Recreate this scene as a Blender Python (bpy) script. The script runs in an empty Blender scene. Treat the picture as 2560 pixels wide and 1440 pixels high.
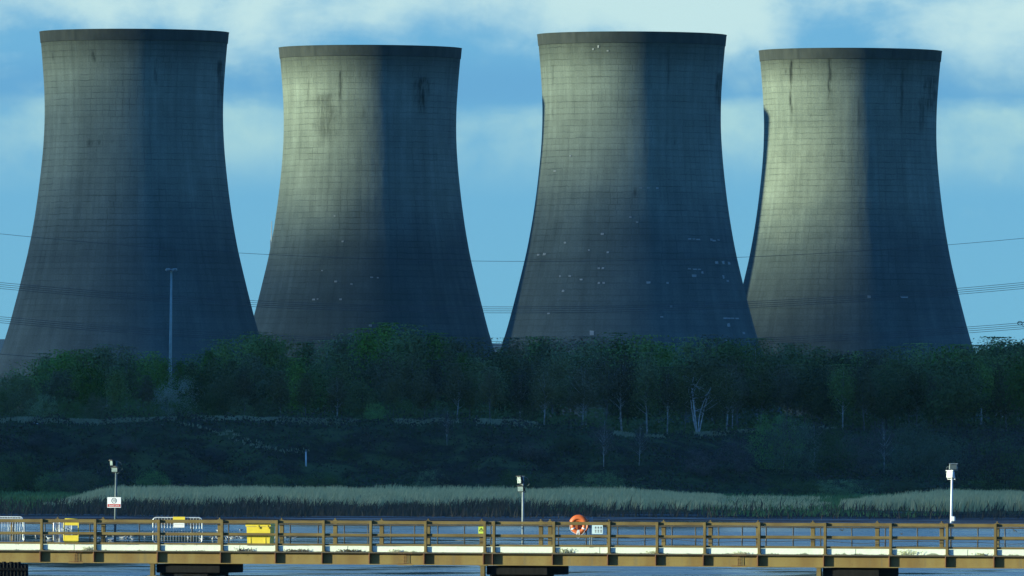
import bpy, math, random
import numpy as np
from mathutils import Vector, Matrix

R = math.radians
rnd = random.Random(7)
scene = bpy.context.scene
col = scene.collection

# ------------------------------------------------------------------ camera geometry
F = 28900.0            # focal length in pixels of the 2560 px wide frame
H = 7.2                # eye height over the river
YH = 1168.0            # row of the horizon in the frame centre
ROLL = R(0.2)
pitch = math.atan((YH - 720) / F)
r0 = Vector((math.cos(ROLL), 0, math.sin(ROLL)))
u0 = Vector((-math.sin(ROLL), 0, math.cos(ROLL)))
Rx = Matrix.Rotation(pitch, 3, 'X')
cr, cu_, cf = Rx @ r0, Rx @ u0, Rx @ Vector((0, 1, 0))
CAM = Vector((0, 0, H))

def ray(px, py):
    return cf * F + cr * (px - 1280) + cu_ * (720 - py)

def at(px, py, Y):
    d = ray(px, py)
    return CAM + d * (Y / d.y)

# ------------------------------------------------------------------ helpers
class MB:
    """collects geometry for ONE mesh object"""
    def __init__(s):
        s.v, s.f, s.m = [], [], []
    def add(s, vs, fs, mi=0):
        b = len(s.v)
        s.v += [tuple(p) for p in vs]
        s.f += [tuple(b + i for i in q) for q in fs]
        s.m += [mi] * len(fs)
    def box(s, x0, x1, y0, y1, z0, z1, mi=0, bev=0.0):
        if bev <= 0:
            s.add([(x0,y0,z0),(x1,y0,z0),(x1,y1,z0),(x0,y1,z0),(x0,y0,z1),(x1,y0,z1),(x1,y1,z1),(x0,y1,z1)],
                  [(0,3,2,1),(4,5,6,7),(0,1,5,4),(1,2,6,5),(2,3,7,6),(3,0,4,7)], mi)
        else:
            b = bev
            pts = [(x0+b,y0),(x1-b,y0),(x1,y0+b),(x1,y1-b),(x1-b,y1),(x0+b,y1),(x0,y1-b),(x0,y0+b)]
            cx, cy = (x0+x1)/2, (y0+y1)/2
            def ring(z, k):
                return [(cx+(p[0]-cx)*k[0], cy+(p[1]-cy)*k[1], z) for p in pts]
            k = (1-2*b/max(x1-x0,1e-6), 1-2*b/max(y1-y0,1e-6))
            vs = ring(z0,k)+ring(z0+b,(1,1))+ring(z1-b,(1,1))+ring(z1,k)
            fs = [tuple(range(7,-1,-1)), tuple(range(24,32))]
            for L in range(3):
                for i in range(8):
                    j=(i+1)%8
                    fs.append((L*8+i,L*8+j,L*8+8+j,L*8+8+i))
            s.add(vs, fs, mi)
    def tube(s, pts, rad, n=8, mi=0, cap=True):
        pts = [Vector(p) for p in pts]
        if not hasattr(rad, '__len__'): rad = [rad]*len(pts)
        vs, fs = [], []
        for i, p in enumerate(pts):
            t = (pts[min(i+1,len(pts)-1)] - pts[max(i-1,0)]).normalized()
            a = t.orthogonal().normalized() if abs(t.z) > .9 else Vector((0,0,1)).cross(t).normalized()
            b = t.cross(a)
            for k in range(n):
                w = 2*math.pi*k/n
                vs.append(p + (a*math.cos(w)+b*math.sin(w))*rad[i])
        for i in range(len(pts)-1):
            for k in range(n):
                j=(k+1)%n
                fs.append((i*n+k,i*n+j,(i+1)*n+j,(i+1)*n+k))
        if cap:
            fs.append(tuple(range(n-1,-1,-1))); fs.append(tuple((len(pts)-1)*n+k for k in range(n)))
        s.add(vs, fs, mi)
    def bar(s, a, b, w, d=None, mi=0):
        """square bar between two points"""
        d = d or w
        a, b = Vector(a), Vector(b)
        t = (b-a).normalized()
        x = Vector((0,1,0)).cross(t)
        x = x.normalized() if x.length > .01 else Vector((1,0,0))
        y = t.cross(x)
        vs = []
        for p in (a, b):
            for sx, sy in ((-1,-1),(1,-1),(1,1),(-1,1)):
                vs.append(p + x*sx*w/2 + y*sy*d/2)
        s.add(vs, [(3,2,1,0),(4,5,6,7),(0,1,5,4),(1,2,6,5),(2,3,7,6),(3,0,4,7)], mi)
    def lathe(s, prof, n=24, c=(0,0,0), axis='z', mi=0, a0=0, a1=2*math.pi):
        full = abs(a1-a0-2*math.pi) < 1e-6
        m = n if full else n+1
        vs, fs = [], []
        for (r, h) in prof:
            for k in range(m):
                w = a0+(a1-a0)*k/n
                if axis == 'z': vs.append((c[0]+r*math.cos(w), c[1]+r*math.sin(w), c[2]+h))
                else: vs.append((c[0]+r*math.cos(w), c[1]+h, c[2]+r*math.sin(w)))
        for i in range(len(prof)-1):
            for k in range(n):
                j=(k+1)%m
                fs.append((i*m+k,i*m+j,(i+1)*m+j,(i+1)*m+k))
        s.add(vs, fs, mi)
    def mesh(s, name, mats, smooth=False):
        me = bpy.data.meshes.new(name)
        me.from_pydata(s.v, [], s.f)
        for m in (mats if isinstance(mats, (list, tuple)) else [mats]): me.materials.append(m)
        me.polygons.foreach_set('material_index', s.m)
        if smooth: me.polygons.foreach_set('use_smooth', [True]*len(s.f))
        me.update()
        return me
    def build(s, name, mats, parent=None, smooth=False, loc=None, rz=0):
        return link(name, s.mesh(name, mats, smooth), parent, loc, rz)

def link(name, me, parent=None, loc=None, rz=0):
    o = bpy.data.objects.new(name, me)
    col.objects.link(o)
    if parent: o.parent = parent
    if loc is not None: o.location = loc
    o.rotation_euler = (0,0,rz)
    return o

def np_mesh(name, verts, faces, mats, fmat=None, smooth=False):
    """fast mesh from numpy quads or triangles"""
    me = bpy.data.meshes.new(name)
    nv, nf, k = len(verts), len(faces), faces.shape[1]
    me.vertices.add(nv); me.vertices.foreach_set('co', verts.astype(np.float32).ravel())
    me.loops.add(nf*k); me.loops.foreach_set('vertex_index', faces.astype(np.int32).ravel())
    me.polygons.add(nf)
    me.polygons.foreach_set('loop_start', np.arange(0, nf*k, k, dtype=np.int32))
    for m in (mats if isinstance(mats, (list, tuple)) else [mats]): me.materials.append(m)
    if fmat is not None: me.polygons.foreach_set('material_index', fmat.astype(np.int32))
    me.polygons.foreach_set('use_smooth', np.full(nf, smooth))
    me.update(calc_edges=True)
    me.validate()
    return me

def tag(o, label=None, cat=None, group=None, kind=None):
    if label: o['label'] = label
    if cat: o['category'] = cat
    if group: o['group'] = group
    if kind: o['kind'] = kind
    return o

def empty(name, loc, label, cat, group=None, rz=0):
    o = bpy.data.objects.new(name, None)
    o.empty_display_size = .3
    col.objects.link(o)
    o.location = loc; o.rotation_euler = (0,0,rz)
    return tag(o, label, cat, group)

def copy_tree(o, parent=None):
    c = o.copy(); col.objects.link(c)
    if parent: c.parent = parent
    for ch in list(o.children): copy_tree(ch, c)
    return c

def vnoise(x, y, seed=0):
    """smooth value noise, numpy friendly"""
    x = np.asarray(x, float); y = np.asarray(y, float)
    xi, yi = np.floor(x), np.floor(y)
    fx, fy = x-xi, y-yi
    fx, fy = fx*fx*(3-2*fx), fy*fy*(3-2*fy)
    def h(a, b):
        v = np.sin(a*127.1+b*311.7+seed*74.7)*43758.5453
        return v-np.floor(v)
    return (h(xi,yi)*(1-fx)+h(xi+1,yi)*fx)*(1-fy)+(h(xi,yi+1)*(1-fx)+h(xi+1,yi+1)*fx)*fy

def fbm(x, y, seed=0, o=4):
    s, a, t = 0, .5, 0
    for i in range(o):
        s = s + a*vnoise(x*2**i, y*2**i, seed+i*3); t += a; a *= .5
    return s/t

# ------------------------------------------------------------------ materials
class NT:
    def __init__(s, tree):
        s.t = tree; s.L = tree.links
    def n(s, typ, ins=None, **props):
        nd = s.t.nodes.new(typ)
        for k, v in props.items(): setattr(nd, k, v)
        for k, v in (ins or {}).items(): s.put(nd.inputs[k], v)
        return nd
    def put(s, sock, v):
        if isinstance(v, bpy.types.NodeSocket): s.L.new(v, sock)
        else:
            if hasattr(sock.default_value, '__len__') and hasattr(v, '__len__') and len(sock.default_value) == 4 and len(v) == 3:
                v = (*v, 1)
            sock.default_value = v
    def m(s, op, a, b=None, c=None, clamp=False):
        nd = s.t.nodes.new('ShaderNodeMath'); nd.operation = op; nd.use_clamp = clamp
        for i, v in enumerate((a, b, c)):
            if v is not None: s.put(nd.inputs[i], v)
        return nd.outputs[0]
    def ss(s, x, a, b):
        nd = s.n('ShaderNodeMapRange', interpolation_type='SMOOTHSTEP')
        for k, v in (('Value',x),('From Min',a),('From Max',b)): s.put(nd.inputs[k], v)
        return nd.outputs[0]
    def mr(s, x, a, b, c, d):
        nd = s.n('ShaderNodeMapRange')
        for k, v in (('Value',x),('From Min',a),('From Max',b),('To Min',c),('To Max',d)): s.put(nd.inputs[k], v)
        return nd.outputs[0]
    def mix(s, f, a, b, blend='MIX'):
        nd = s.n('ShaderNodeMix', data_type='RGBA', blend_type=blend)
        s.put(nd.inputs[0], f); s.put(nd.inputs[6], a); s.put(nd.inputs[7], b)
        return nd.outputs[2]
    def noise(s, vec, scale, detail=4, rough=.55, dist=0.0):
        nd = s.n('ShaderNodeTexNoise', {'Scale':scale,'Detail':detail,'Roughness':rough,'Distortion':dist})
        s.put(nd.inputs['Vector'], vec)
        return nd.outputs[0]
    def map(s, vec, scale=(1,1,1), loc=(0,0,0)):
        nd = s.n('ShaderNodeMapping', {'Scale':scale,'Location':loc}); s.put(nd.inputs['Vector'], vec)
        return nd.outputs[0]

def new_mat(name):
    m = bpy.data.materials.new(name); m.use_nodes = True
    t = m.node_tree; t.nodes.clear()
    nt = NT(t)
    out = nt.n('ShaderNodeOutputMaterial')
    b = nt.n('ShaderNodeBsdfPrincipled')
    nt.L.new(b.outputs[0], out.inputs[0])
    return m, nt, b, out

def simple(name, c1, c2, scale=3.0, rough=.6, metal=0.0, stretch=(1,1,1), bump=.0, spec=.5):
    m, nt, b, _ = new_mat(name)
    tc = nt.n('ShaderNodeTexCoord').outputs['Object']
    v = nt.map(tc, stretch)
    f = nt.noise(v, scale, 5)
    f = nt.ss(f, .3, .7)
    nt.put(b.inputs['Base Color'], nt.mix(f, c1, c2))
    b.inputs['Roughness'].default_value = rough
    b.inputs['Metallic'].default_value = metal
    b.inputs['Specular IOR Level'].default_value = spec
    if bump:
        bp = nt.n('ShaderNodeBump', {'Strength':.6,'Distance':bump,'Height':nt.noise(v, scale*4, 5)})
        nt.L.new(bp.outputs[0], b.inputs['Normal'])
    return m

def leaf_mat(name, c1, c2, hue=.12):
    m, nt, b, out = new_mat(name)
    g = nt.n('ShaderNodeNewGeometry'); oi = nt.n('ShaderNodeObjectInfo')
    n = nt.noise(g.outputs['Position'], .35, 3)
    f = nt.m('ADD', nt.m('MULTIPLY', g.outputs['Random Per Island'], .5), nt.m('MULTIPLY', nt.ss(n,.3,.7), .5))
    c = nt.mix(f, c1, c2)
    hs = nt.n('ShaderNodeHueSaturation', {'Hue':nt.mr(oi.outputs['Random'],0,1,.5-hue*.3,.5+hue*.25),
                                          'Saturation':nt.mr(oi.outputs['Random'],0,1,.7,1.15),
                                          'Value':nt.mr(nt.m('FRACT',nt.m('MULTIPLY',oi.outputs['Random'],7.31)),0,1,.55,1.5),'Color':c})
    nt.put(b.inputs['Base Color'], hs.outputs[0])
    b.inputs['Roughness'].default_value = .7
    b.inputs['Specular IOR Level'].default_value = .15
    tr = nt.n('ShaderNodeBsdfTranslucent'); nt.put(tr.inputs['Color'], hs.outputs[0])
    mx = nt.n('ShaderNodeMixShader', {'Fac':.12})
    nt.L.new(b.outputs[0], mx.inputs[1]); nt.L.new(tr.outputs[0], mx.inputs[2]); nt.L.new(mx.outputs[0], out.inputs[0])
    return m

M = {}
M['leaf_green'] = leaf_mat('leaf_green', (.085,.150,.034), (.205,.28,.055))
M['leaf_dark'] = leaf_mat('leaf_dark', (.055,.085,.028), (.115,.145,.048))
M['leaf_brown'] = leaf_mat('leaf_brown', (.085,.085,.036), (.16,.15,.06))
M['leaf_grey'] = leaf_mat('leaf_grey', (.15,.19,.12), (.25,.30,.19))
M['leaf_bush'] = leaf_mat('leaf_bush', (.10,.20,.055), (.18,.29,.08))
M['dead_stem'] = leaf_mat('dead_stem', (.055,.045,.028), (.13,.11,.06), .05)
M['twig'] = leaf_mat('twig', (.065,.055,.05), (.135,.115,.10))
M['bark_dark'] = simple('bark_dark', (.035,.028,.022), (.075,.062,.05), 2, .85, stretch=(1,1,.3))
M['bark_pale'] = simple('bark_pale', (.14,.135,.12), (.60,.58,.53), 1.6, .7, stretch=(1,1,.6))
M['bark_dull'] = simple('bark_dull', (.08,.075,.065), (.24,.23,.21), 1.6, .7, stretch=(1,1,.6))
M['bark_white'] = simple('bark_white', (.30,.29,.27), (.78,.76,.72), 1.6, .7, stretch=(1,1,.6))
M['reed'] = leaf_mat('reed', (.46,.40,.10), (.86,.76,.20), .03)
M['grass'] = leaf_mat('grass', (.085,.17,.055), (.18,.28,.10), .08)
M['dry_grass'] = leaf_mat('dry_grass', (.36,.38,.19), (.58,.57,.30), .05)
M['weathered_steel'] = simple('weathered_steel', (.205,.150,.052), (.135,.092,.034), 1.1, .7, stretch=(1,1,2.2), bump=.002, spec=.25)
M['rust_edge'] = simple('rust_edge', (.24,.10,.035), (.16,.065,.03), 3, .75)
M['dark_pipe'] = simple('dark_pipe', (.05,.045,.035), (.10,.075,.04), 4, .6)
M['tar_timber'] = simple('tar_timber', (.004,.004,.005), (.012,.011,.011), 5, .85, stretch=(3,3,.4), bump=.01, spec=.2)
M['galvanised'] = simple('galvanised', (.62,.66,.66), (.80,.82,.80), 9, .35, .35)
M['white_paint'] = simple('white_paint', (.78,.80,.78), (.88,.88,.86), 6, .4)
M['grey_paint_and_shade'] = simple('grey_paint_and_shade', (.09,.13,.13), (.14,.18,.18), 6, .5)  # grey fittings, and the left column's shade put into its colour
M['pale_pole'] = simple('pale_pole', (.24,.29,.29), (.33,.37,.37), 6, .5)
M['black_plastic'] = simple('black_plastic', (.012,.013,.015), (.025,.025,.03), 8, .5)
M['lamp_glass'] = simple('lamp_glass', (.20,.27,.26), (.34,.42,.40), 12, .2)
M['yellow_plastic'] = simple('yellow_plastic', (.72,.55,.035), (.80,.62,.05), 3, .45)
M['orange_plastic'] = simple('orange_plastic', (.62,.12,.02), (.70,.16,.03), 4, .45)
M['orange_dark'] = simple('orange_dark', (.36,.085,.025), (.44,.11,.03), 4, .55)
M['sign_white'] = simple('sign_white', (.80,.82,.84), (.86,.87,.88), 5, .4)
M['sign_blue'] = simple('sign_blue', (.50,.66,.70), (.60,.74,.76), 5, .4)
M['sign_red'] = simple('sign_red', (.45,.03,.03), (.52,.05,.04), 5, .45)
M['sign_black'] = simple('sign_black', (.02,.02,.025), (.03,.03,.03), 5, .5)
M['sign_green'] = simple('sign_green', (.52,.66,.06), (.60,.72,.09), 5, .45)
M['faded_ink'] = simple('faded_ink', (.45,.46,.48), (.55,.56,.56), 9, .5)
M['cable'] = simple('cable', (.035,.04,.045), (.06,.065,.07), 1, .5)
M['steel_grey'] = simple('steel_grey', (.10,.11,.12), (.18,.19,.2), 1, .5)
M['mast_paint'] = simple('mast_paint', (.30,.36,.32), (.40,.45,.40), 2, .55)
M['gull_white'] = simple('gull_white', (.42,.45,.46), (.56,.58,.58), 20, .7)
M['gull_grey'] = simple('gull_grey', (.20,.22,.25), (.30,.32,.35), 20, .7)
M['bird_dark'] = simple('bird_dark', (.02,.02,.022), (.05,.045,.04), 20, .7)
M['deck_concrete'] = simple('deck_concrete', (.30,.29,.26), (.40,.38,.34), 2, .8)

def kerb_material():
    m, nt, b, _ = new_mat('kerb_concrete')
    tc = nt.n('ShaderNodeTexCoord').outputs['Object']
    sx = nt.n('ShaderNodeSeparateXYZ', {'Vector':tc})
    big = nt.noise(nt.map(tc,(1,1,1)), .8, 4)
    fine = nt.noise(tc, 9, 5)
    c = nt.mix(nt.ss(big,.35,.7), (.84,.88,.72), (.76,.80,.64))
    c = nt.mix(nt.m('MULTIPLY',nt.ss(fine,.5,.75),.35), c, (.55,.55,.46))
    # ragged algae growing up from the ledge
    edge = nt.m('ADD', 3.645, nt.m('MULTIPLY', nt.ss(nt.noise(nt.map(tc,(1,1,.4)),1.3,6,.7), .45,.75), .11))
    grow = nt.ss(nt.m('SUBTRACT', edge, sx.outputs[2]), -.01, .03)
    c = nt.mix(nt.m('MULTIPLY', grow, .8), c, (.10,.12,.06))
    streak = nt.ss(nt.noise(nt.map(tc,(6,1,.25)),1.0,4), .62,.75)
    c = nt.mix(nt.m('MULTIPLY',streak,.35), c, (.36,.33,.24))
    nt.put(b.inputs['Base Color'], c)
    b.inputs['Roughness'].default_value = .85
    bp = nt.n('ShaderNodeBump', {'Strength':.7,'Distance':.01,'Height':fine}); nt.L.new(bp.outputs[0], b.inputs['Normal'])
    return m
M['kerb'] = kerb_material()

def girder_material():
    m, nt, b, _ = new_mat('girder_steel')
    tc = nt.n('ShaderNodeTexCoord').outputs['Object']
    n1 = nt.noise(nt.map(tc,(1.2,1,.35)), .9, 4)
    n2 = nt.noise(nt.map(tc,(3.5,1,.12)), 1.0, 4)
    n3 = nt.noise(tc, 14, 4)
    c = nt.mix(nt.ss(n1,.35,.68), (.27,.198,.065), (.205,.13,.040))
    c = nt.mix(nt.m('MULTIPLY',nt.ss(n2,.55,.75),.6), c, (.17,.14,.08))
    c = nt.mix(nt.m('MULTIPLY',nt.ss(n3,.5,.8),.4), c, (.15,.07,.024))
    nt.put(b.inputs['Base Color'], c)
    b.inputs['Roughness'].default_value = .65
    b.inputs['Specular IOR Level'].default_value = .25
    bp = nt.n('ShaderNodeBump', {'Strength':.5,'Distance':.004,'Height':n3}); nt.L.new(bp.outputs[0], b.inputs['Normal'])
    return m
M['girder'] = girder_material()

def tower_material():
    m, nt, b, _ = new_mat('tower_concrete')
    tc = nt.n('ShaderNodeTexCoord').outputs['Object']
    oi = nt.n('ShaderNodeObjectInfo')
    s = nt.n('ShaderNodeSeparateXYZ', {'Vector':tc})
    ang = nt.m('ARCTAN2', s.outputs[0], nt.m('MULTIPLY', s.outputs[1], -1))
    U = nt.m('MULTIPLY', ang, 27.0)
    Z = s.outputs[2]
    off = nt.m('MULTIPLY', oi.outputs['Random'], 300)
    uv = nt.n('ShaderNodeCombineXYZ', {'X':U,'Y':Z,'Z':off}).outputs[0]
    # lift joints and board marks of the shell
    wob = nt.m('MULTIPLY', nt.m('SUBTRACT', nt.noise(uv, .3, 3), .5), .7)
    def line(x, period, width):
        f = nt.m('FRACT', nt.m('DIVIDE', x, period))
        return nt.ss(nt.m('ABSOLUTE', nt.m('SUBTRACT', f, .5)), .5-width*.4, .5)
    lift = nt.m('FLOOR', nt.m('DIVIDE', nt.m('ADD', Z, wob), 1.72))
    hz_ = nt.m('MULTIPLY', line(nt.m('ADD', Z, wob), 1.72, .34), nt.mr(nt.ss(nt.noise(nt.map(uv,(.25,.9,1)), .5, 4, .6), .36, .62),0,1,.30,1))
    jit = nt.m('MULTIPLY', nt.m('FRACT', nt.m('MULTIPLY', nt.m('SINE', nt.m('MULTIPLY', lift, 12.9898)), 43758.5)), .7)
    vt_ = nt.m('MULTIPLY', line(nt.m('ADD', U, jit), 2.05, .22), nt.mr(nt.ss(nt.noise(nt.map(uv,(.9,.25,1)), .35, 4, .6), .42, .64),0,1,.18,1))
    joint = nt.m('MAXIMUM', hz_, nt.m('MULTIPLY', vt_, .8))
    cell = nt.n('ShaderNodeTexWhiteNoise', noise_dimensions='2D')
    nt.put(cell.inputs['Vector'], nt.n('ShaderNodeCombineXYZ', {'X':nt.m('FLOOR', nt.m('DIVIDE', nt.m('ADD', U, jit), 2.05)),'Y':lift,'Z':0}).outputs[0])
    brick = cell.outputs['Value']
    blotch = nt.noise(nt.map(uv,(1,.6,1)), .045, 5, .6)
    mid = nt.noise(nt.map(uv,(1,.35,1)), .22, 5, .65)
    streak = nt.noise(nt.map(uv,(1.1,.035,1)), .55, 5, .6)
    grain = nt.noise(uv, 2.2, 4, .7)
    band = nt.noise(nt.n('ShaderNodeCombineXYZ',{'X':off,'Y':Z,'Z':0}).outputs[0], .33, 3)
    c = nt.mix(nt.ss(blotch,.3,.7), (.178,.220,.180), (.240,.288,.230))
    v = nt.m('MULTIPLY', nt.mr(mid,.3,.7,.86,1.10), nt.mr(streak,.3,.75,1.08,.80))
    v = nt.m('MULTIPLY', v, nt.mr(grain,.25,.75,.80,1.18))
    v = nt.m('MULTIPLY', v, nt.mr(band,.3,.7,.90,1.08))
    v = nt.m('MULTIPLY', v, nt.mr(nt.m('ADD', Z, nt.m('MULTIPLY', wob, 3)), 105, 114.8, 1.0, .34))
    v = nt.m('MULTIPLY', v, nt.mr(brick,0,1,.96,1.04))
    jn = nt.m('MULTIPLY', joint, nt.mr(nt.noise(uv,.10,3),.35,.65,.22,.50))
    jn = nt.m('MULTIPLY', jn, nt.ss(Z, 8, 60))
    v = nt.m('MULTIPLY', v, nt.m('SUBTRACT', 1, jn))
    # darker, cooler lower shell
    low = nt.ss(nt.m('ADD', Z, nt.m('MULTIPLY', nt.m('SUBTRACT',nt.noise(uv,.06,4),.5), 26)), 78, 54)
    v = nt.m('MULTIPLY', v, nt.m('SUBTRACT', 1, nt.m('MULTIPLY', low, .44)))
    st = nt.n('ShaderNodeAttribute', attribute_name='stain').outputs['Fac']
    sr = nt.m('MULTIPLY', st, nt.ss(nt.noise(nt.map(uv,(1,.18,1)), .9, 5, .7), .30,.62))
    v = nt.m('MULTIPLY', v, nt.m('SUBTRACT', 1, nt.m('MULTIPLY', sr, .85)))
    vc = nt.n('ShaderNodeCombineColor', {'Red':v,'Green':v,'Blue':v}).outputs[0]
    c = nt.mix(1.0, c, vc, 'MULTIPLY')
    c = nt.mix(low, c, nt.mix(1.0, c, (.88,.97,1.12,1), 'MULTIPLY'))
    nt.put(b.inputs['Base Color'], c)
    b.inputs['Roughness'].default_value = .92
    b.inputs['Specular IOR Level'].default_value = .15
    b.inputs['Diffuse Roughness'].default_value = 0.0
    h = nt.m('ADD', nt.m('MULTIPLY', joint, -.15), nt.m('MULTIPLY', nt.noise(uv, 3.1, 3, .65), 1.0))
    bp = nt.n('ShaderNodeBump', {'Strength':.5,'Distance':.03,'Height':h}); nt.L.new(bp.outputs[0], b.inputs['Normal'])
    return m
M['tower'] = tower_material()
M['tower_rim'] = simple('tower_rim', (.036,.044,.040), (.058,.068,.060), .4, .9, stretch=(1,1,.3), bump=.05, spec=.15)
M['patch_concrete'] = simple('patch_concrete', (.26,.29,.27), (.40,.43,.40), .8, .85)

def ground_material():
    m, nt, b, _ = new_mat('ground_soil')
    g = nt.n('ShaderNodeNewGeometry')
    pos = g.outputs['Position']
    s = nt.n('ShaderNodeSeparateXYZ', {'Vector':pos})
    ns = nt.n('ShaderNodeSeparateXYZ', {'Vector':g.outputs['Normal']})
    n1 = nt.noise(pos, .06, 5); n2 = nt.noise(pos, .5, 5); n3 = nt.noise(nt.map(pos,(.012,.1,1)),1.0,4)
    soil = nt.mix(nt.ss(n2,.3,.7), (.034,.031,.024), (.060,.056,.040))
    soil = nt.mix(nt.m('MULTIPLY',nt.ss(nt.noise(nt.map(pos,(1,1.6,2)),.09,5,.6),.46,.62),.9), soil, (.11,.135,.055,1))
    grass = nt.mix(nt.ss(n2,.3,.7), (.045,.062,.026), (.085,.105,.045))
    mud = nt.mix(nt.ss(n3,.4,.62), (.016,.014,.014), (.040,.036,.034))
    steep = nt.ss(nt.m('ADD', ns.outputs[2], nt.m('MULTIPLY', nt.m('SUBTRACT',n1,.5), .25)), .99, .93)
    c = nt.mix(steep, grass, soil)
    wet = nt.ss(nt.m('ADD', s.outputs[2], nt.m('MULTIPLY',nt.m('SUBTRACT',n1,.5),.8)), 1.0, .5)
    c = nt.mix(wet, c, mud)
    nt.put(b.inputs['Base Color'], c)
    nt.put(b.inputs['Roughness'], nt.mr(wet,0,1,.95,nt.mr(n3,.4,.62,1.0,.42)))
    nt.put(b.inputs['Specular IOR Level'], nt.mr(nt.m('MULTIPLY',wet,nt.ss(n3,.55,.66)),0,1,.06,.5))
    bp = nt.n('ShaderNodeBump', {'Strength':.5,'Distance':.25,'Height':n2}); nt.L.new(bp.outputs[0], b.inputs['Normal'])
    return m
M['ground'] = ground_material()

def water_material():
    m, nt, b, _ = new_mat('river_water')
    g = nt.n('ShaderNodeNewGeometry')
    pos = g.outputs['Position']
    s = nt.n('ShaderNodeSeparateXYZ', {'Vector':pos})
    wind = nt.noise(nt.map(pos,(.012,.0028,1),(3.1,.7,0)), 1.0, 4, .55)
    fine = nt.noise(nt.map(pos,(.07,.055,1)), 1.0, 5, .65)
    ripple = nt.ss(nt.m('ADD', wind, nt.m('MULTIPLY', nt.m('SUBTRACT',fine,.5), 1.1)), .36, .60)
    ripple = nt.m('MULTIPLY', ripple, nt.mr(nt.m('ADD', s.outputs[1], nt.m('MULTIPLY', nt.m('SUBTRACT', wind, .5), 700)), 1360, 1540, 1.0, .10))
    nt.put(b.inputs['Base Color'], (.012,.022,.028,1))
    nt.put(b.inputs['Roughness'], nt.mr(ripple,0,1,.05,.26))
    b.inputs['IOR'].default_value = 1.33
    w1 = nt.noise(nt.map(pos,(.9,.35,1)), 1.0, 4, .6)
    bp = nt.n('ShaderNodeBump', {'Strength':nt.mr(ripple,0,1,.05,.30),'Distance':.05,'Height':w1})
    nt.L.new(bp.outputs[0], b.inputs['Normal'])
    return m
M['water'] = water_material()
M['hill'] = simple('hill', (.050,.085,.115), (.075,.115,.145), .002, .95, spec=.0)  # blue of the distance haze is painted into the base colour
def shade_cloud_material():
    """unseen cloud: opaque middle, fringes thinned to let sun onto towers and reeds"""
    m, nt, b, out = new_mat('shade_cloud')
    b.inputs['Base Color'].default_value = (.84,.84,.84,1); b.inputs['Roughness'].default_value = 1; b.inputs['Specular IOR Level'].default_value = 0
    p = nt.n('ShaderNodeNewGeometry').outputs['Position']; sx = nt.n('ShaderNodeSeparateXYZ', {'Vector':p})
    x = nt.m('ADD', sx.outputs[0], nt.m('MULTIPLY', nt.m('SUBTRACT', nt.noise(p, .02, 3), .5), 60))
    far = nt.m('MULTIPLY', nt.ss(sx.outputs[1], 2450, 2620), nt.mr(nt.ss(x, -2980, -2850),0,1,.35,.60))
    near = nt.m('MULTIPLY', nt.ss(sx.outputs[1], 1430, 1290), .26)
    tr = nt.n('ShaderNodeBsdfTransparent'); mx = nt.n('ShaderNodeMixShader', {'Fac':nt.m('ADD', nt.m('MAXIMUM',far,near), .02)})
    nt.L.new(b.outputs[0], mx.inputs[1]); nt.L.new(tr.outputs[0], mx.inputs[2]); nt.L.new(mx.outputs[0], out.inputs[0])
    return m
M['shade_cloud'] = shade_cloud_material()

# ------------------------------------------------------------------ terrain
def lerp_tab(x, tab):
    return np.interp(x, [t[0] for t in tab], [t[1] for t in tab])

EDGE_Z = [(-200,14.9),(-90,14.9),(-50,15.3),(-30,15.2),(0,15.1),(8,14.5),(22,13.3),(34,13.0),(45,14.2),(80,14.6),(200,14.6)]
EDGE_Y = [(-200,2060),(10,2060),(24,2064),(34,2075),(45,2120),(80,2140),(200,2140)]

def ground_z(x, y):
    x = np.asarray(x, float); y = np.asarray(y, float)
    zt = lerp_tab(x, EDGE_Z) + (fbm(x*.09, y*.05, 3)-.5)*1.6
    ye = lerp_tab(x, EDGE_Y)
    low = np.interp(y, [-1e5,60,140,1440,1520,1600,1640,1676,1950,2010], [5,5,-2.5,-2.5,.02,.12,.3,1.05,1.7,2.4])
    low = low + np.where((y>1480)&(y<2010), (fbm(x*.05, y*.02, 9)-.5)*.5*np.clip((y-1480)/60,0,1), 0)
    t = np.clip((y-2010)/(ye-2010), 0, 1)
    t = np.clip(t + (fbm(x*.12,y*.06,5)-.5)*.45*np.sin(math.pi*t), 0, 1)
    s = t*t*(3-2*t)*.6 + t*.4
    z = low*(1-s) + zt*s
    return np.where(y > 2300, 15.0*np.clip((y-2300)/60,0,1)+z*(1-np.clip((y-2300)/60,0,1)), z)

def gz(x, y): return float(ground_z(x, y))

def hit(px, py, y0=1500, y1=2300):
    d = ray(px, py)
    Y = y0
    while Y < y1:
        p = CAM + d*(Y/d.y)
        if p.z <= gz(p.x, Y): return p
        Y += 1.0
    return CAM + d*(y1/d.y)

xs = np.concatenate([[-9000,-4000,-2000,-1000,-500,-300,-200], np.arange(-150,150.1,1.8), [200,300,500,1000,2000,4000,9000]])
ys = np.concatenate([[-3000,-1000,-200,0,30,60,80,100,120,140,300,800,1200,1400], np.arange(1440,2005,6.0), np.arange(2005,2170,2.0), np.arange(2170,2400,10.0), [2500,2700,3000,3500,4200,5500,8000,12000,20000]])
gx, gy = np.meshgrid(xs, ys)
gzv = ground_z(gx, gy)
ny, nx = gx.shape
idx = np.arange(nx*ny).reshape(ny, nx)
q = np.stack([idx[:-1,:-1], idx[:-1,1:], idx[1:,1:], idx[1:,:-1]], -1).reshape(-1,4)
g = link('ground', np_mesh('ground', np.stack([gx,gy,gzv],-1).reshape(-1,3), q, M['ground'], smooth=True))
tag(g, kind='structure')

mb = MB(); mb.add([(-9000,80,0),(9000,80,0),(9000,1640,0),(-9000,1640,0)], [(0,1,2,3)])
tag(mb.build('water', M['water']), kind='structure')

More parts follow.
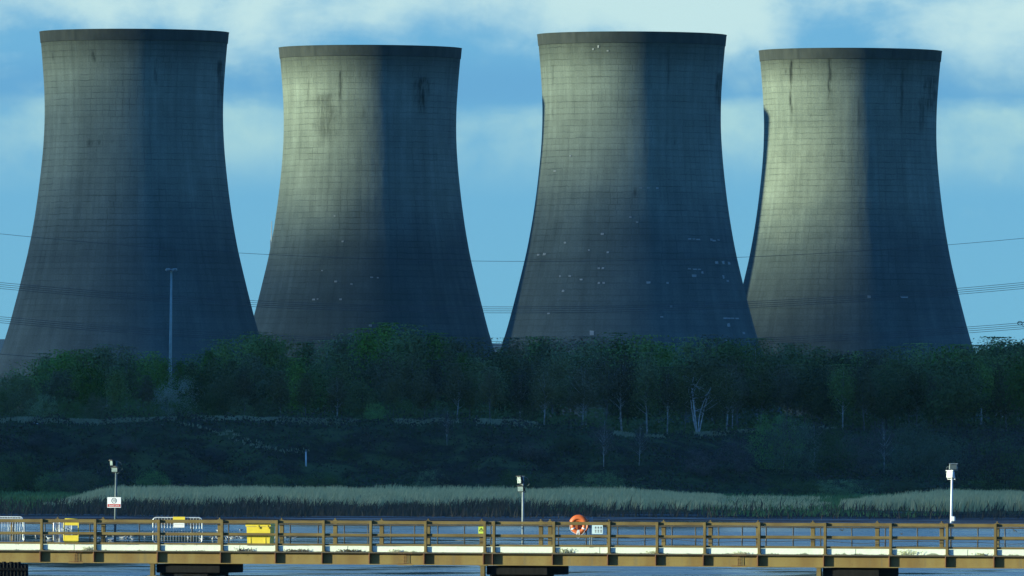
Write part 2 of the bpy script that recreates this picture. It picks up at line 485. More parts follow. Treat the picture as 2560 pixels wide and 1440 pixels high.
# far hills beyond the power station
hx = np.linspace(-2600,2600,120); hy = np.linspace(10500,13500,14)
HX, HY = np.meshgrid(hx, hy)
prof = np.sin(np.clip((HY-10500)/3000,0,1)*math.pi)**.7
HZ = 12 + prof*(108 + 34*fbm(HX*.0016, HY*.0008, 21))*np.interp(HX, [150,480], [1,.62])
idx = np.arange(HX.size).reshape(HX.shape)
q = np.stack([idx[:-1,:-1], idx[:-1,1:], idx[1:,1:], idx[1:,:-1]], -1).reshape(-1,4)
tag(link('hills', np_mesh('hills', np.stack([HX,HY,HZ],-1).reshape(-1,3), q, M['hill'], smooth=True)), kind='structure')

# ------------------------------------------------------------------ cooling towers
GZ = 15.0
PROF = [(0,45.8),(10,43.2),(18,41.2),(25.5,37.9),(34.5,35.1),(44.5,32.5),(55,29.97),(60,29.0),(66,27.97),(71,27.28),(76.5,26.6),(83.5,25.9),(90,25.5),(95,25.42),(101,25.55),(107,25.95),(112,26.35),(117.6,26.88)]
pz = [p[0] for p in PROF]; pr = [p[1] for p in PROF]
def smooth_prof(z):
    # gaussian smoothing of the measured outline
    o = np.zeros_like(z); W = 0
    for d in np.linspace(-5,5,11):
        w = math.exp(-(d/3)**2); o += w*np.interp(np.clip(z+d,0,117.6), pz, pr); W += w
    return o/W
HT = 117.6
NA, NZ = 360, 200
TOW = [  # px centre, Y, label, stains (px, y0, y1, halfwidth px, strength), patches (px, py, w, h px), brightness notes
  (333.5, 3297, 'leftmost cooling tower, dull grey shell behind the tall lighting mast',
   [(240,130,165,3,.9),(394,150,225,3,.8),(551,150,280,7,.9),(232,350,375,7,.6),(255,350,372,4,.5),(288,352,365,4,.5),(135,130,160,3,.4)],
   []),
  (924, 3410, 'second cooling tower from left, sunlit left half, dark streak near its right rim',
   [(1053,195,300,9,1),(1070,200,250,5,.9),(1042,200,270,5,.7),(852,180,310,3,.8),(772,165,280,3,.5),(815,235,380,22,.55),(910,270,310,3,.4)],
   [(860,604,5,4),(844,704,6,4),(883,711,5,4),(856,749,5,4),(789,749,6,4),(799,748,4,3),(933,694,6,3),(948,695,4,3),(810,677,4,3),(840,540,4,3),(930,815,6,5),(803,854,5,5)]),
  (1578, 3296, 'third cooling tower from left, dotted with small white patches',
   [(1795,180,290,8,1),(1667,120,240,3,.6),(1585,470,500,3,.7),(1380,160,225,2,.4),(1380,270,300,2,.5),(1731,290,330,2,.4),(1663,330,375,2,.5),(1683,350,370,2,.6)],
   [(1478,833,9,10),(1346,635,5,4),(1361,634,6,5),(1504,585,7,4),(1518,631,5,4),(1412,606,4,4),(1471,625,4,3),(1496,671,5,4),(1506,671,6,4),(1400,690,4,4),(1424,690,6,4),(1452,699,6,4),(1496,708,5,4),(1508,708,6,4),(1408,727,6,5),(1618,707,8,5),(1665,708,5,4),(1674,767,5,4),(1372,783,5,4),(1651,793,6,3),(1720,597,7,3),(1731,597,6,3),(1742,598,8,3),(1775,598,5,5),(1782,600,7,4),(1793,598,5,3),(1788,655,7,6),(1805,655,5,8),(1820,656,5,6),(1720,672,6,3),(1733,673,9,3),(1745,673,6,3),(1732,689,9,6),(1752,681,4,5),(1805,691,4,9),(1816,701,5,4),(1808,795,7,3),(1818,795,8,3),(1829,795,7,3),(1840,795,7,3),(1818,812,6,8),(1857,832,5,5),(1812,851,4,4),(1670,858,6,3),(1456,82,5,4),(1480,122,4,4),(1493,116,3,6),(1516,127,4,3),(1386,425,5,3),(1425,388,4,4),(1598,470,6,2),(1618,470,6,2),(1640,470,6,3),(1573,543,5,3),(1590,556,5,3)]),
  (2124.5, 3412, 'rightmost cooling tower, with long dark cracks running down from its rim',
   [(1973,150,325,3,1),(2066,145,280,3.5,1),(2247,175,345,3,.7),(2139,245,380,2.5,.4),(2325,190,300,14,.9),(2300,240,350,6,.6),(1960,175,190,2,.8),(2090,205,215,3,.5),(2022,285,300,2,.5),(2015,385,400,2,.5),(2053,385,400,2,.5),(2097,375,410,3,.4)],
   [(2164,743,8,6),(2252,743,16,4)]),
]
for (pcx, TY, label, stains, patches) in TOW:
    c = at(pcx, 600, TY); c.z = GZ - {333.5:1.8, 924:2.0, 1578:2.1, 2124.5:2.3}[pcx]; GZ_ = c.z
    root = empty('cooling_tower', c, label, 'cooling tower', 'concrete cooling towers of the power station')
    zs = np.linspace(0, HT, NZ); rr = smooth_prof(zs)
    th = np.linspace(0, 2*math.pi, NA, endpoint=False)
    TH, ZZ = np.meshgrid(th, zs)
    RR = np.repeat(rr[:,None], NA, 1)
    # hand-formed shell: slight waviness of the lifts
    RR = RR + (vnoise(TH*40, ZZ*.25, 31)-.5)*.03
    X = RR*np.sin(TH); Yv = -RR*np.cos(TH)
    # inner skin
    zi = np.linspace(HT, 60, 30); ri = smooth_prof(zi)-.45
    TI, ZI = np.meshgrid(th, zi); RI = np.repeat(ri[:,None], NA, 1)
    V = np.concatenate([np.stack([X,Yv,ZZ],-1).reshape(-1,3), np.stack([RI*np.sin(TI), -RI*np.cos(TI), ZI],-1).reshape(-1,3)])
    rows = NZ+30
    idx = np.arange(rows*NA).reshape(rows, NA); nxt = np.roll(idx, -1, 1)
    q = np.stack([idx[:-1], nxt[:-1], nxt[1:], idx[1:]], -1).reshape(-1,4)
    me = np_mesh('shell', V, q, M['tower'], smooth=True)
    # stains of their own shape, stored on the shell
    sc = F/TY
    st = np.zeros(rows*NA)
    PX = pcx + V[:,0]*sc; PY = YH-(V[:,2]+GZ_-H)*sc + (PX-1280)*math.tan(ROLL)
    front = V[:,1] < 0
    for (sx, y0, y1, hw, k) in stains:
        wob = (vnoise(PY*.05, PY*0+sx, 5)-.5)*hw*1.2
        d = np.clip(1.6-np.abs(PX-sx-wob)/hw, 0, 1)
        e = np.clip((PY-y0)/10,0,1)*np.clip((y1-PY)/(.35*(y1-y0)),0,1)
        st = np.maximum(st, k*d*e*front)
    a = me.attributes.new('stain', 'FLOAT', 'POINT'); a.data.foreach_set('value', st.astype(np.float32))
    link('shell', me, root)
    # thickened rim ring
    rim = MB()
    rt = float(smooth_prof(np.array([HT]))[0])
    prof = [(float(smooth_prof(np.array([HT-3.1]))[0])+.01, HT-3.1),(float(smooth_prof(np.array([HT-3.0]))[0])+.16, HT-3.0),(rt+.20,HT-.3),(rt+.30,HT+.12),(rt-.70,HT+.12),(rt-.75,HT-2.2)]
    rim.lathe(prof, 200)
    rim.build('rim', M['tower_rim'], root, smooth=False)
    # repair patches: small raised plates on the shell, one part for all of one tower
    if patches:
        pm = MB()
        for (px, py, w, h) in patches:
            p = at(px, py, TY - 26)
            z = p.z - GZ_
            r_ = float(smooth_prof(np.array([min(max(z,0),HT)]))[0])
            xx = max(-.985, min(.985, (px-pcx)/sc/r_))
            t0 = math.asin(xx)
            k = max(.25, math.cos(t0))
            dt = w*.55/sc/r_/k; dz = h*.5/sc
            vs = []
            for o in (.06, .16):
                for (a, b) in ((-1,-1),(1,-1),(1,1),(-1,1)):
                    t = t0 + a*dt*(1+rnd.uniform(-.25,.25)); zz = z + b*dz*(1+rnd.uniform(-.25,.25))
                    r2 = float(smooth_prof(np.array([min(max(zz,0),HT)]))[0]) + o
                    vs.append((r2*math.sin(t), -r2*math.cos(t), zz))
            pm.add(vs, [(4,5,6,7),(0,1,5,4),(1,2,6,5),(2,3,7,6),(3,0,4,7)])
        o = pm.build('repair_patches', M['patch_concrete'], root)
        o['kind'] = 'stuff'

# ------------------------------------------------------------------ trees
def cards(P, size, rng, up=.0, face=None):
    """diamond leaf cards at points P, optionally turned to face outward"""
    n = len(P)
    a = rng.normal(size=(n,3)); a[:,2] += up
    if face is not None: a = np.cross(face, a)
    a /= np.linalg.norm(a,axis=1)[:,None]
    b = rng.normal(size=(n,3)) if face is None else face; b = np.cross(a,b); b /= np.linalg.norm(b,axis=1)[:,None]
    s = size*(.6+.8*rng.random(n))[:,None]
    V = np.stack([P-a*s*.6, P+b*s*.36, P+a*s*.6, P-b*s*.36], 1).reshape(-1,3)
    return V, np.arange(n*4).reshape(n,4)

def tree_mesh(kind, seed, leafmat, barkmat, Ht=14.0):
    rng = np.random.default_rng(seed)
    tk = MB()
    stems = 1
    if kind == 'round': cz, rx, rz_, nc, cs, nl, ls = .60,.27,.40,46,.075,5600,.35
    elif kind == 'plume': cz, rx, rz_, nc, cs, nl, ls = .56,.16,.46,44,.055,5000,.33
    elif kind == 'birch': cz, rx, rz_, nc, cs, nl, ls = .66,.20,.34,44,.06,4200,.30
    elif kind == 'wide': cz, rx, rz_, nc, cs, nl, ls = .58,.36,.40,60,.07,6200,.36
    elif kind == 'bare': cz, rx, rz_, nc, cs, nl, ls = .62,.26,.36,40,.07,2200,.26
    elif kind == 'multi': cz, rx, rz_, nc, cs, nl, ls = .66,.36,.32,50,.06,3800,.28; stems = 5
    elif kind == 'dome': cz, rx, rz_, nc, cs, nl, ls = .42,.75,.55,70,.10,6000,.34; stems = 5
    lean = rng.normal(size=2)*.025*Ht
    # clump centres in a lumpy ellipsoid, biased outward
    C = []
    while len(C) < nc:
        d = rng.normal(size=3); d /= np.linalg.norm(d)
        k = .35+.65*rng.random()**.5
        p = np.array([d[0]*rx, d[1]*rx, cz+d[2]*rz_])*Ht
        p = np.array([0,0,cz*Ht]) + (p-np.array([0,0,cz*Ht]))*k*(.85+.3*rng.random())
        if kind in ('plume','birch') and p[2] > cz*Ht:
            t = (p[2]/Ht-cz)/rz_; p[:2] *= max(.15, 1-.75*t)
        if kind == 'dome' and p[2] < .06*Ht: continue
        C.append(p)
    C = np.array(C); C[:,:2] += lean*(C[:,2:3]/Ht)
    w = rng.random(nc)**1.2+.25; w /= w.sum()
    ids = rng.choice(nc, nl, p=w)
    sd = np.array([cs, cs, cs*(1.7 if kind in ('plume','birch') else .8)])*Ht
    P = C[ids] + rng.normal(size=(nl,3))*sd*(.5+rng.random(nc)[ids][:,None])
    P[:,2] = np.clip(P[:,2], .02*Ht, 1.02*Ht)
    def unit(v): return v/np.maximum(np.linalg.norm(v,axis=1),1e-6)[:,None]
    out_ = unit(P-C[ids])*.75 + unit(P-np.array([0,0,(cz-.25*rz_)*Ht]))*.75 + rng.normal(size=(nl,3))*.38
    V, q = cards(P, ls, rng, .4 if kind in ('plume','birch') else .0, unit(out_))
    # trunk, limbs
    def seg(a, b, ra, rb, bend=.06, n=5):
        a, b = np.array(a), np.array(b); L = np.linalg.norm(b-a)
        o = rng.normal(size=3)*bend*L
        pts = [a+(b-a)*t+o*math.sin(math.pi*t) for t in np.linspace(0,1,n)]
        tk.tube(pts, list(np.linspace(ra,rb,n)), 6)
        return pts
    tr = .013*Ht if kind != 'dome' else .012*Ht
    if stems == 1:
        top = np.array([lean[0],lean[1],(cz+rz_*.75)*Ht])
        pts = seg((0,0,-.3), top, tr, tr*.25, .02, 8)
        order = rng.permutation(nc)[:26]
        for i in order:
            t = np.clip(C[i][2]/top[2]*.72, .22, .9)
            k = int(t*7); a = pts[k]+(pts[min(k+1,7)]-pts[k])*(t*7-k)
            seg(a, C[i], tr*.42*(1-t*.5), tr*.10, .08)
    else:
        for j in range(stems):
            w0 = 2*math.pi*(j+.3*rng.random())/stems
            sp = (.16 if kind == 'multi' else .35)*Ht
            top = np.array([math.cos(w0)*sp*1.4, math.sin(w0)*sp*.8, (cz+rz_*.3)*Ht*(.8+.3*rng.random())])
            pts = seg((math.cos(w0)*.15,math.sin(w0)*.15,-.3), top, tr*.75, tr*.2, .10, 8)
            for i in rng.permutation(nc)[:9]:
                k = rng.integers(3,7)
                if np.linalg.norm(C[i]-pts[k]) < .4*Ht: seg(pts[k], C[i], tr*.3, tr*.08, .08)
    return tk.mesh('trunk', barkmat, True), np_mesh('crown', V, q, leafmat)

KIND = {}
def reg(key, kind, seeds, leaf, bark):
    KIND[key] = [tree_mesh(kind, s, M[leaf], M[bark]) for s in seeds]
reg('round', 'round', (11,12,13), 'leaf_green', 'bark_dark')
reg('wide', 'wide', (15,16), 'leaf_dark', 'bark_dark')
reg('plume', 'plume', (21,22,23), 'leaf_green', 'bark_dark')
reg('birch', 'birch', (31,32,33), 'leaf_brown', 'bark_pale')
reg('greenbirch', 'birch', (34,35,36), 'leaf_green', 'bark_pale')
reg('bare', 'bare', (41,42), 'twig', 'bark_pale')
reg('multi', 'multi', (51,), 'leaf_brown', 'bark_white')
reg('dullbirch', 'birch', (31,32,33), 'leaf_brown', 'bark_dull')
reg('dome', 'dome', (61,62,63), 'leaf_dark', 'bark_dark')
reg('willow', 'dome', (64,65), 'leaf_grey', 'bark_dark')
reg('bramble', 'dome', (66,67), 'twig', 'bark_dark')
reg('greendome', 'dome', (68,69), 'leaf_bush', 'bark_dark')

LOOK = {'round':'round-headed green tree','wide':'wide dark tree','plume':'narrow fresh-green tree','birch':'brownish pale-trunked birch','dullbirch':'brownish grey-trunked birch',
        'greenbirch':'green pale-trunked birch','bare':'bare white-stemmed birch','multi':'spreading many-stemmed white birch'}
ZONES = [(-200,200,"under leftmost tower's left edge"),(200,424,'left of the lighting mast'),(424,640,'right of the lighting mast'),
         (640,850,"under second tower's lit half"),(850,1050,"under second tower's dark middle"),(1050,1262,"under second tower's right foot"),
         (1262,1420,"under third tower's left foot"),(1420,1600,"under third tower's middle"),(1600,1760,"under third tower's dark half"),
         (1760,1930,'where rightmost towers overlap'),(1930,2120,"under fourth tower's lit half"),(2120,2290,"under fourth tower's dark middle"),
         (2290,2436,"under fourth tower's right foot"),(2436,2900,'right of all towers')]
ORD = ['leftmost','second from left','third from left','fourth from left','fifth from left','sixth from left','seventh from left','eighth from left']
NUM = {1:'one',2:'two',3:'three',4:'four',5:'five',6:'six',7:'seven',8:'eight'}
plants = []     # (px, row, key, object)

def plant(key, px, Y, ytop, row, name, width=1.0, base=None):
    """a tree or bush standing on the ground at column px whose top reaches row ytop"""
    p = at(px, 1000, Y)
    z = gz(p.x, Y) if base is None else base
    top = at(px, ytop, Y).z
    hgt = max(1.2, top - z)
    tr_me, cr_me = rnd.choice(KIND[key])
    o = bpy.data.objects.new(name, None); col.objects.link(o)
    o.location = (p.x, Y, z-.1)
    for nm, me in (('trunk',tr_me),('crown',cr_me)):
        c = bpy.data.objects.new(nm, me); col.objects.link(c); c.parent = o
    s = hgt/14.0
    o.scale = (s*width, s*width, s)
    o.rotation_euler = (0,0,rnd.uniform(0,6.28))
    plants.append((px, row, key, o))
    return o

TOPS = [(-60,985),(0,968),(20,945),(60,905),(130,882),(200,868),(300,862),(340,873),(390,893),(424,955),(455,892),(520,870),(570,850),(640,826),(690,848),(740,858),(800,850),(850,835),(900,828),(960,813),(1010,813),(1060,828),(1100,842),(1150,842),(1200,850),(1228,860),(1250,893),(1275,850),(1350,838),(1390,850),(1430,850),(1470,843),(1550,832),(1590,838),(1620,865),(1700,860),(1730,845),(1800,838),(1850,865),(1900,848),(1960,868),(2050,868),(2150,880),(2250,868),(2300,863),(2400,863),(2430,868),(2445,862),(2485,848),(2515,868),(2560,852),(2640,850)]
def ytop(px): return float(np.interp(px, [t[0] for t in TOPS], [t[1] for t in TOPS]))

# back row: the skyline of the wood
px = -60
while px < 2640:
    yt = ytop(px)
    if abs(px-424) > 26 and abs(px-1250) > 10:
        if px < 420: k = rnd.choice(['round','plume','round','greenbirch'])
        elif px < 1130: k = rnd.choice(['plume','plume','greenbirch','round'])
        elif px < 1640: k = rnd.choice(['round','greenbirch','birch','round'])
        else: k = rnd.choice(['greenbirch','round','greenbirch','birch','wide'])
        plant(k, px, rnd.uniform(2180,2250), yt+rnd.uniform(-3,10), 'back', 'birch' if 'birch' in k else 'tree', rnd.uniform(.95,1.2))
    px += rnd.uniform(30,46)
for (px, yt, k) in [(2436,866,'round'),(2462,868,'greenbirch'),(2486,847,'plume'),(2509,868,'round'),(2530,860,'round'),(2553,852,'wide'),(2580,850,'round')]:
    plant(k, px, rnd.uniform(2168,2182), yt, 'back', 'birch' if 'birch' in k else 'tree', 1.25)
# middle of the wood
px = -40
while px < 2620:
    if abs(px-424) > 40:
        yt = max(ytop(px)+rnd.uniform(28,75), 885)
        if px < 424: yt = max(yt, 915)
        k = rnd.choice(['round','wide','dullbirch','plume','wide'] if px < 1300 else ['greenbirch','dullbirch','wide','dullbirch','round'])
        plant(k, px, rnd.uniform(2120,2165), yt, 'middle', 'birch' if 'birch' in k else 'tree', rnd.uniform(.95,1.25))
    px += rnd.uniform(52,78)
# front edge: pale-stemmed birches
for (px, yt, k) in [(560,935,'wide'),(610,925,'birch'),(700,930,'birch'),(765,935,'birch'),(842,930,'birch'),(905,950,'wide'),(985,930,'birch'),(1060,930,'birch'),(1140,910,'birch'),(1175,930,'birch'),(1225,920,'birch'),
                    (1300,925,'birch'),(1360,915,'birch'),(1455,905,'birch'),(1465,920,'birch'),(1555,890,'birch'),(1618,885,'greenbirch'),(1668,920,'birch'),(1745,905,'multi'),(1815,925,'birch'),(1830,915,'birch'),(1900,920,'birch'),
                    (1965,915,'birch'),(2015,920,'birch'),(2075,915,'birch'),(2130,920,'birch'),(2190,915,'birch'),(2235,925,'birch'),(2290,915,'birch'),(2340,925,'birch'),(2385,920,'birch'),(2450,920,'birch'),(2500,915,'birch'),(2545,925,'birch')]:
    if k == 'birch' and (px < 1290 and px not in (842,1140) or px > 1880): k = 'dullbirch'
    p = at(px, 1000, 2100)
    Ye = float(lerp_tab(p.x, EDGE_Y))
    plant(k, px, Ye+rnd.uniform(8,26) if k != 'multi' else Ye+4, yt, 'front', 'birch' if k != 'wide' else 'tree', rnd.uniform(.9,1.15) if k != 'multi' else 1.15)
# lone birches on the slope
for (px, py, yt, k) in [(1510,1172,1035,'bare'),(1598,1165,1050,'bare'),(1958,1178,1040,'bare'),(2033,1175,1045,'bare'),(2210,1180,1040,'bare'),(1118,1120,1015,'bare')]:
    h_ = hit(px, py)
    plant(k, px, h_.y, yt, 'slope', 'birch', .8)

for row, text in (('back',"on wood's skyline"),('middle','in mid wood'),('front',"at wood's front")):
    for (a, b, ztext) in ZONES:
        for key in LOOK:
            grp = sorted([t for t in plants if t[1] == row and t[2] == key and a <= t[0] < b], key=lambda t: t[0])
            for i, t in enumerate(grp):
                o = t[3]
                lab = LOOK[key] + ' ' + text + ', ' + ztext
                if len(grp) > 1: lab = LOOK[key] + ' ' + text + ', ' + ORD[i] + ' of ' + NUM[len(grp)] + ' ' + ztext
                tag(o, lab, 'birch' if 'birch' in key or key == 'multi' else 'tree', 'trees of the wood in front of the cooling towers')
slope_lab = ['bare white birch on the slope left of the middle floodlight','bare forked white birch on the slope above the orange lifebuoy','thin bare birch on the slope just right of the forked white birch',
             'thin bare birch on the slope, leftmost of three among the right-hand bushes','thin bare birch on the slope, middle of three among the right-hand bushes','thin bare birch on the slope in front of the big grey-green dome bush']
sl = sorted([t for t in plants if t[1] == 'slope'], key=lambda t: t[0])
for t, lab in zip(sl, slope_lab): tag(t[3], lab, 'birch', 'bare birches on the bank slope')

# bushes: (px, y of foot, y of top, width factor, key, label)
BUSH = [
 (40,1050,965,.75,'dome','dark bush on the bluff top at the far left edge'),
 (105,1052,975,.8,'greendome','green bush on the bluff top, first right of the far left dark bush'),
 (175,1052,985,.8,'dome','low dark bush on the bluff top below the first tower, third from left'),
 (245,1052,980,.8,'dome','dark round bush on the bluff top, left of the hollow by the lighting mast'),
 (320,1052,990,.8,'greendome','green bush on the bluff top, nearest left of the lighting mast line'),
 (385,1050,1000,.8,'dome','small dark bush on the bluff top below the lighting mast, left side'),
 (440,1048,940,.75,'willow','grey-green bush standing right at the foot of the lighting mast'),
 (455,1050,985,.8,'dome','dark bush in front of the grey-green bush at the mast foot'),
 (530,1050,975,.85,'dome','large dark round bush on the bluff top, first right of the mast'),
 (600,1050,985,.8,'dome','dark bush on the bluff top, second right of the mast'),
 (665,1052,990,.8,'dome','dark bush on the bluff top under the second tower\'s left foot'),
 (940,1052,1000,.8,'greendome','green bush on the bluff top behind the pale dry grass'),
 (1000,1052,990,.8,'dome','dark bush on the bluff top right of the pale dry grass'),
 (1100,1056,1015,.9,'willow','pale low bush at the bluff edge below the second tower\'s right foot'),
 (1310,1052,1000,.8,'dome','dark bush on the bluff top below the third tower\'s left foot'),
 (1490,1060,1010,.8,'greendome','small bright green bush in the birches left of the tall white trunk'),
 (1945,1175,1015,.62,'greendome','tall green-topped bush on the slope below the towers\' overlap'),
 (1985,1185,1040,.7,'willow','grey-green bush on the slope just right of the green-topped bush'),
 (2070,1190,1060,.75,'dome','large dark bush on the slope left of the grey-green dome'),
 (2150,1190,1085,.75,'bramble','purplish twiggy bush on the slope left of the grey-green dome'),
 (2290,1190,1048,.85,'willow','big grey-green dome bush on the slope above the right floodlight'),
 (2365,1192,1085,.75,'willow','smaller grey-green bush leaning against the big dome on its right'),
 (2470,1195,1060,.8,'bramble','purplish bush on the slope near the right edge'),
 (2540,1195,1085,.8,'dome','dark bush on the slope at the far right edge'),
 (1840,1185,1095,.8,'bramble','purplish bush on the slope left of the green-topped bush'),
 (1750,1190,1120,.9,'bramble','low purplish bush at the slope foot under the many-stemmed birch'),
 (385,1208,1168,.9,'greendome','bright green rounded bush at the slope foot right of the speed sign pole'),
 (60,1215,1150,.9,'dome','dark bush at the slope foot at the far left'),
 (10,1215,1130,.8,'dome','tallest dark bush at the slope foot, cut by the left edge'),
 (130,1212,1172,1.0,'greendome','green bush at the slope foot, left of the grey twiggy one'),
 (165,1205,1172,1.0,'bramble','grey twiggy bush at the slope foot left of the speed sign pole'),
 (205,1208,1165,.9,'dome','dark bush at the slope foot nearest left of the speed sign pole'),
 (1130,1205,1160,1.2,'bramble','twiggy low bush at the slope foot left of the middle floodlight'),
 (1080,1200,1165,.9,'greendome','small green bush at the slope foot left of the twiggy one'),
 (1290,1205,1170,1.2,'dome','dark bush at the slope foot behind the middle floodlight'),
 (1400,1205,1172,1.3,'greendome','green low bush at the slope foot above the orange lifebuoy'),
 (1500,1207,1170,1.3,'greendome','green low bush at the slope foot under the forked white birch'),
 (820,1205,1175,1.4,'dome','low dark bush at the slope foot right of the white post'),
 (700,1205,1178,1.4,'dome','low dark bush at the slope foot left of the white post'),
 (560,1205,1180,1.4,'dome','low dark bush at the slope foot between speed sign and white post'),
 (1990,1212,1190,1.9,'dome','long low bush at the slope foot behind the gap in the reeds'),
 (2100,1215,1192,1.9,'greendome','low green bush at the slope foot behind the right reed bed, first'),
 (2250,1213,1195,1.9,'dome','low dark bush at the slope foot behind the right reed bed, left of the floodlight'),
 (2450,1213,1192,1.9,'greendome','low green bush at the slope foot right of the right floodlight'),
 (320,1140,1085,1.0,'bramble','purplish scrub bush half way up the slope above the speed sign'),
 (220,1140,1090,1.1,'bramble','purplish scrub bush half way up the slope, left of the floodlight heads'),
 (90,1130,1085,1.0,'bramble','purplish scrub bush half way up the slope at the left'),
 (540,1160,1115,1.1,'bramble','purplish scrub bush on the slope below the footpath scar'),
 (1000,1150,1105,1.2,'bramble','purplish scrub bush on the slope left of the bare birch'),
 (1330,1150,1100,1.1,'bramble','purplish scrub bush on the slope above the middle floodlight'),
 (1420,1130,1080,1.0,'dome','dark scrub bush high on the slope left of the forked white birch'),
 (870,1150,1110,1.1,'dome','dark scrub bush on the slope right of the white post'),
]
for (px, yf, yt, w, k, lab) in BUSH:
    h_ = hit(px, yf)
    Y = h_.y
    if yf <= 1060 : Y = float(lerp_tab(h_.x, EDGE_Y)) + rnd.uniform(4,12)
    elif yf >= 1195: Y = rnd.uniform(1985, 2012)
    o = plant(k, px, Y, yt, 'bush', 'bush', w)
    tag(o, lab, 'bush', 'bushes on the river bank')

# undergrowth, scrub, grass, reeds: uncountable
def scatter(name, n, fn, size, mat, seed, label):
    rng = np.random.default_rng(seed)
    P = fn(rng, n)
    V, q = cards(P, size, rng, .6)
    o = link(name, np_mesh(name, V, q, mat))
    return tag(o, label, name.replace('_',' '), kind='stuff')

def f_under(rng, n):
    x = rng.uniform(-115,115,n); y = rng.uniform(2085,2290,n)
    ye = lerp_tab(x, EDGE_Y); y = np.maximum(y, ye+rng.uniform(6,60,n))
    h = (.4+5.5*vnoise(x*.16,y*.11,2)**1.6)*rng.random(n)**.8
    gap = np.abs(x-(-62)) < 4.0
    h = np.where(gap, h*.4, h)
    return np.stack([x,y,ground_z(x,y)+h],-1)
scatter('undergrowth', 42000, f_under, .62, M['leaf_dark'], 3, 'dark undergrowth filling the wood between the trunks')
def f_scrub(rng, n):
    x = rng.uniform(-100,100,n); y = rng.uniform(2008,2062,n)
    ye = lerp_tab(x, EDGE_Y); y = 2006+(ye-2004)*(y-2008)/54
    k = fbm(x*.16,y*.12,8); h = np.clip(k-.36,0,1)*7.0*rng.random(n)
    return np.stack([x,y,ground_z(x,y)+h],-1)
scatter('scrub', 26000, f_scrub, .42, M['twig'], 4, 'purplish bramble scrub covering the bank slope')
scatter('ground_cover', 22000, f_scrub, .36, M['leaf_dark'], 14, 'dark green low growth covering the bank slope')

def blades(name, P, hgt, wid, mat, seed, label, bend=.25):
    rng = np.random.default_rng(seed)
    n = len(P)
    w = rng.uniform(0,2*math.pi,n); d = np.stack([np.cos(w),np.sin(w)*.5,np.zeros(n)],-1)*wid[:,None]
    lean = np.stack([rng.normal(size=n)*bend+.12, rng.normal(size=n)*bend, np.zeros(n)],-1)*hgt[:,None]
    up = np.zeros((n,3)); up[:,2] = hgt
    a, b = P-d, P+d
    m1, m2 = P+up*.55+lean*.3-d*.8, P+up*.55+lean*.3+d*.8
    t1, t2 = P+up+lean-d*.25, P+up+lean+d*.25
    V = np.stack([a,b,m2,m1,t2,t1],1).reshape(-1,3)
    i = np.arange(n)[:,None]*6
    q = np.concatenate([i+np.array([[0,1,2,3]]), i+np.array([[3,2,4,5]])])
    return tag(link(name, np_mesh(name, V, q, mat)), label, name.replace('_',' '), kind='stuff')

rng = np.random.default_rng(77)
def px_of(x, y): return 1280 + F*x/y
# reed bed
n = 190000
fr0 = rng.random(n)**1.25
x = rng.uniform(-100,100,n)
y = 1676 + 6*fbm(x*.11, x*0, 61) + 279*fr0
P = px_of(x, y); fr = fr0
wob = (fbm(x*.09, y*.03, 62)-.5)*120
keep = P + wob*.5 > 105 + 190*fr**.8
# right-hand end of the main bed, then the second bed that narrows to a point on its left
thin = (P > 1800+wob*.6) & (P < 2110+wob)
keep &= ~(thin & ((rng.random(n) > .30) | (fr > .93)))
keep &= ~((P >= 2060+wob) & (P < 2420) & (fr > np.interp(P, [2090,2250,2420], [.06,.5,1.05])+wob*.0006))
keep &= ~((fr < .16) & (fbm(x*.20, y*.06, 63) < .58-1.6*fr))
x, y, fr, thin = x[keep], y[keep], fr[keep], thin[keep]
hh = (1.75+.5*rng.random(len(x)))*(.62+.7*fbm(x*.07,y*.03,12))
hh *= np.where(thin, .45, np.interp(px_of(x,y), [1560,1830,1840,2040,2200], [1,.55,1,.6,1]))*(.85+.3*vnoise(x*.35, y*.2, 64))*np.clip((px_of(x,y)-80)/170, .35, 1)
blades('reeds', np.stack([x,y,ground_z(x,y)-.05],-1), hh, .03+.045*rng.random(len(x)), M['reed'], 5, 'pale straw-coloured reed beds along the far waterline', .12)
# dark dead growth on the eroded bank under the reeds
n = 60000
y = 1606 + 84*rng.random(n) + 60*rng.random(n)**6; x = rng.uniform(-100,100,n); P = px_of(x,y)
keep = rng.random(n) < np.interp(P, [-300,100,300,1250,1600,2900], [.25,.35,1,1,.12,.10])*np.clip((y-1600)/50,.15,1)
x, y = x[keep], y[keep]
blades('dead_growth', np.stack([x,y,ground_z(x,y)-.03],-1), (.25+1.7*rng.random(len(x))**2.2)*(.5+.9*fbm(x*.16,y*.05,65)), .04+.06*rng.random(len(x)), M['dead_stem'], 9, 'dark dead growth on the eroded bank below the reeds', .3)
# marsh grass in the gaps and along the water
n = 46000
y = 1640 + (2010-1640)*rng.random(n); x = rng.uniform(-100,100,n); P = px_of(x,y)
keep = (P<330)|((P>1750)&(P<2300))|((y<1682)&(y>1652))|(y>1950)
keep &= ~((y<1690)&(fbm(x*.05,y*.05,6)<.56))
x, y = x[keep], y[keep]
blades('grass', np.stack([x,y,ground_z(x,y)-.03],-1), .35+.55*rng.random(len(x)), .07+.06*rng.random(len(x)), M['grass'], 6, 'green marsh grass beside and between the reed beds', .3)
# dry tufts on the bluff edge
n = 30000
x = rng.uniform(-100,60,n); ye = lerp_tab(x, EDGE_Y); y = ye+rng.normal(size=n)*1.8
keep = fbm(x*.13,y*.05,15) > .43
x, y = x[keep], y[keep]
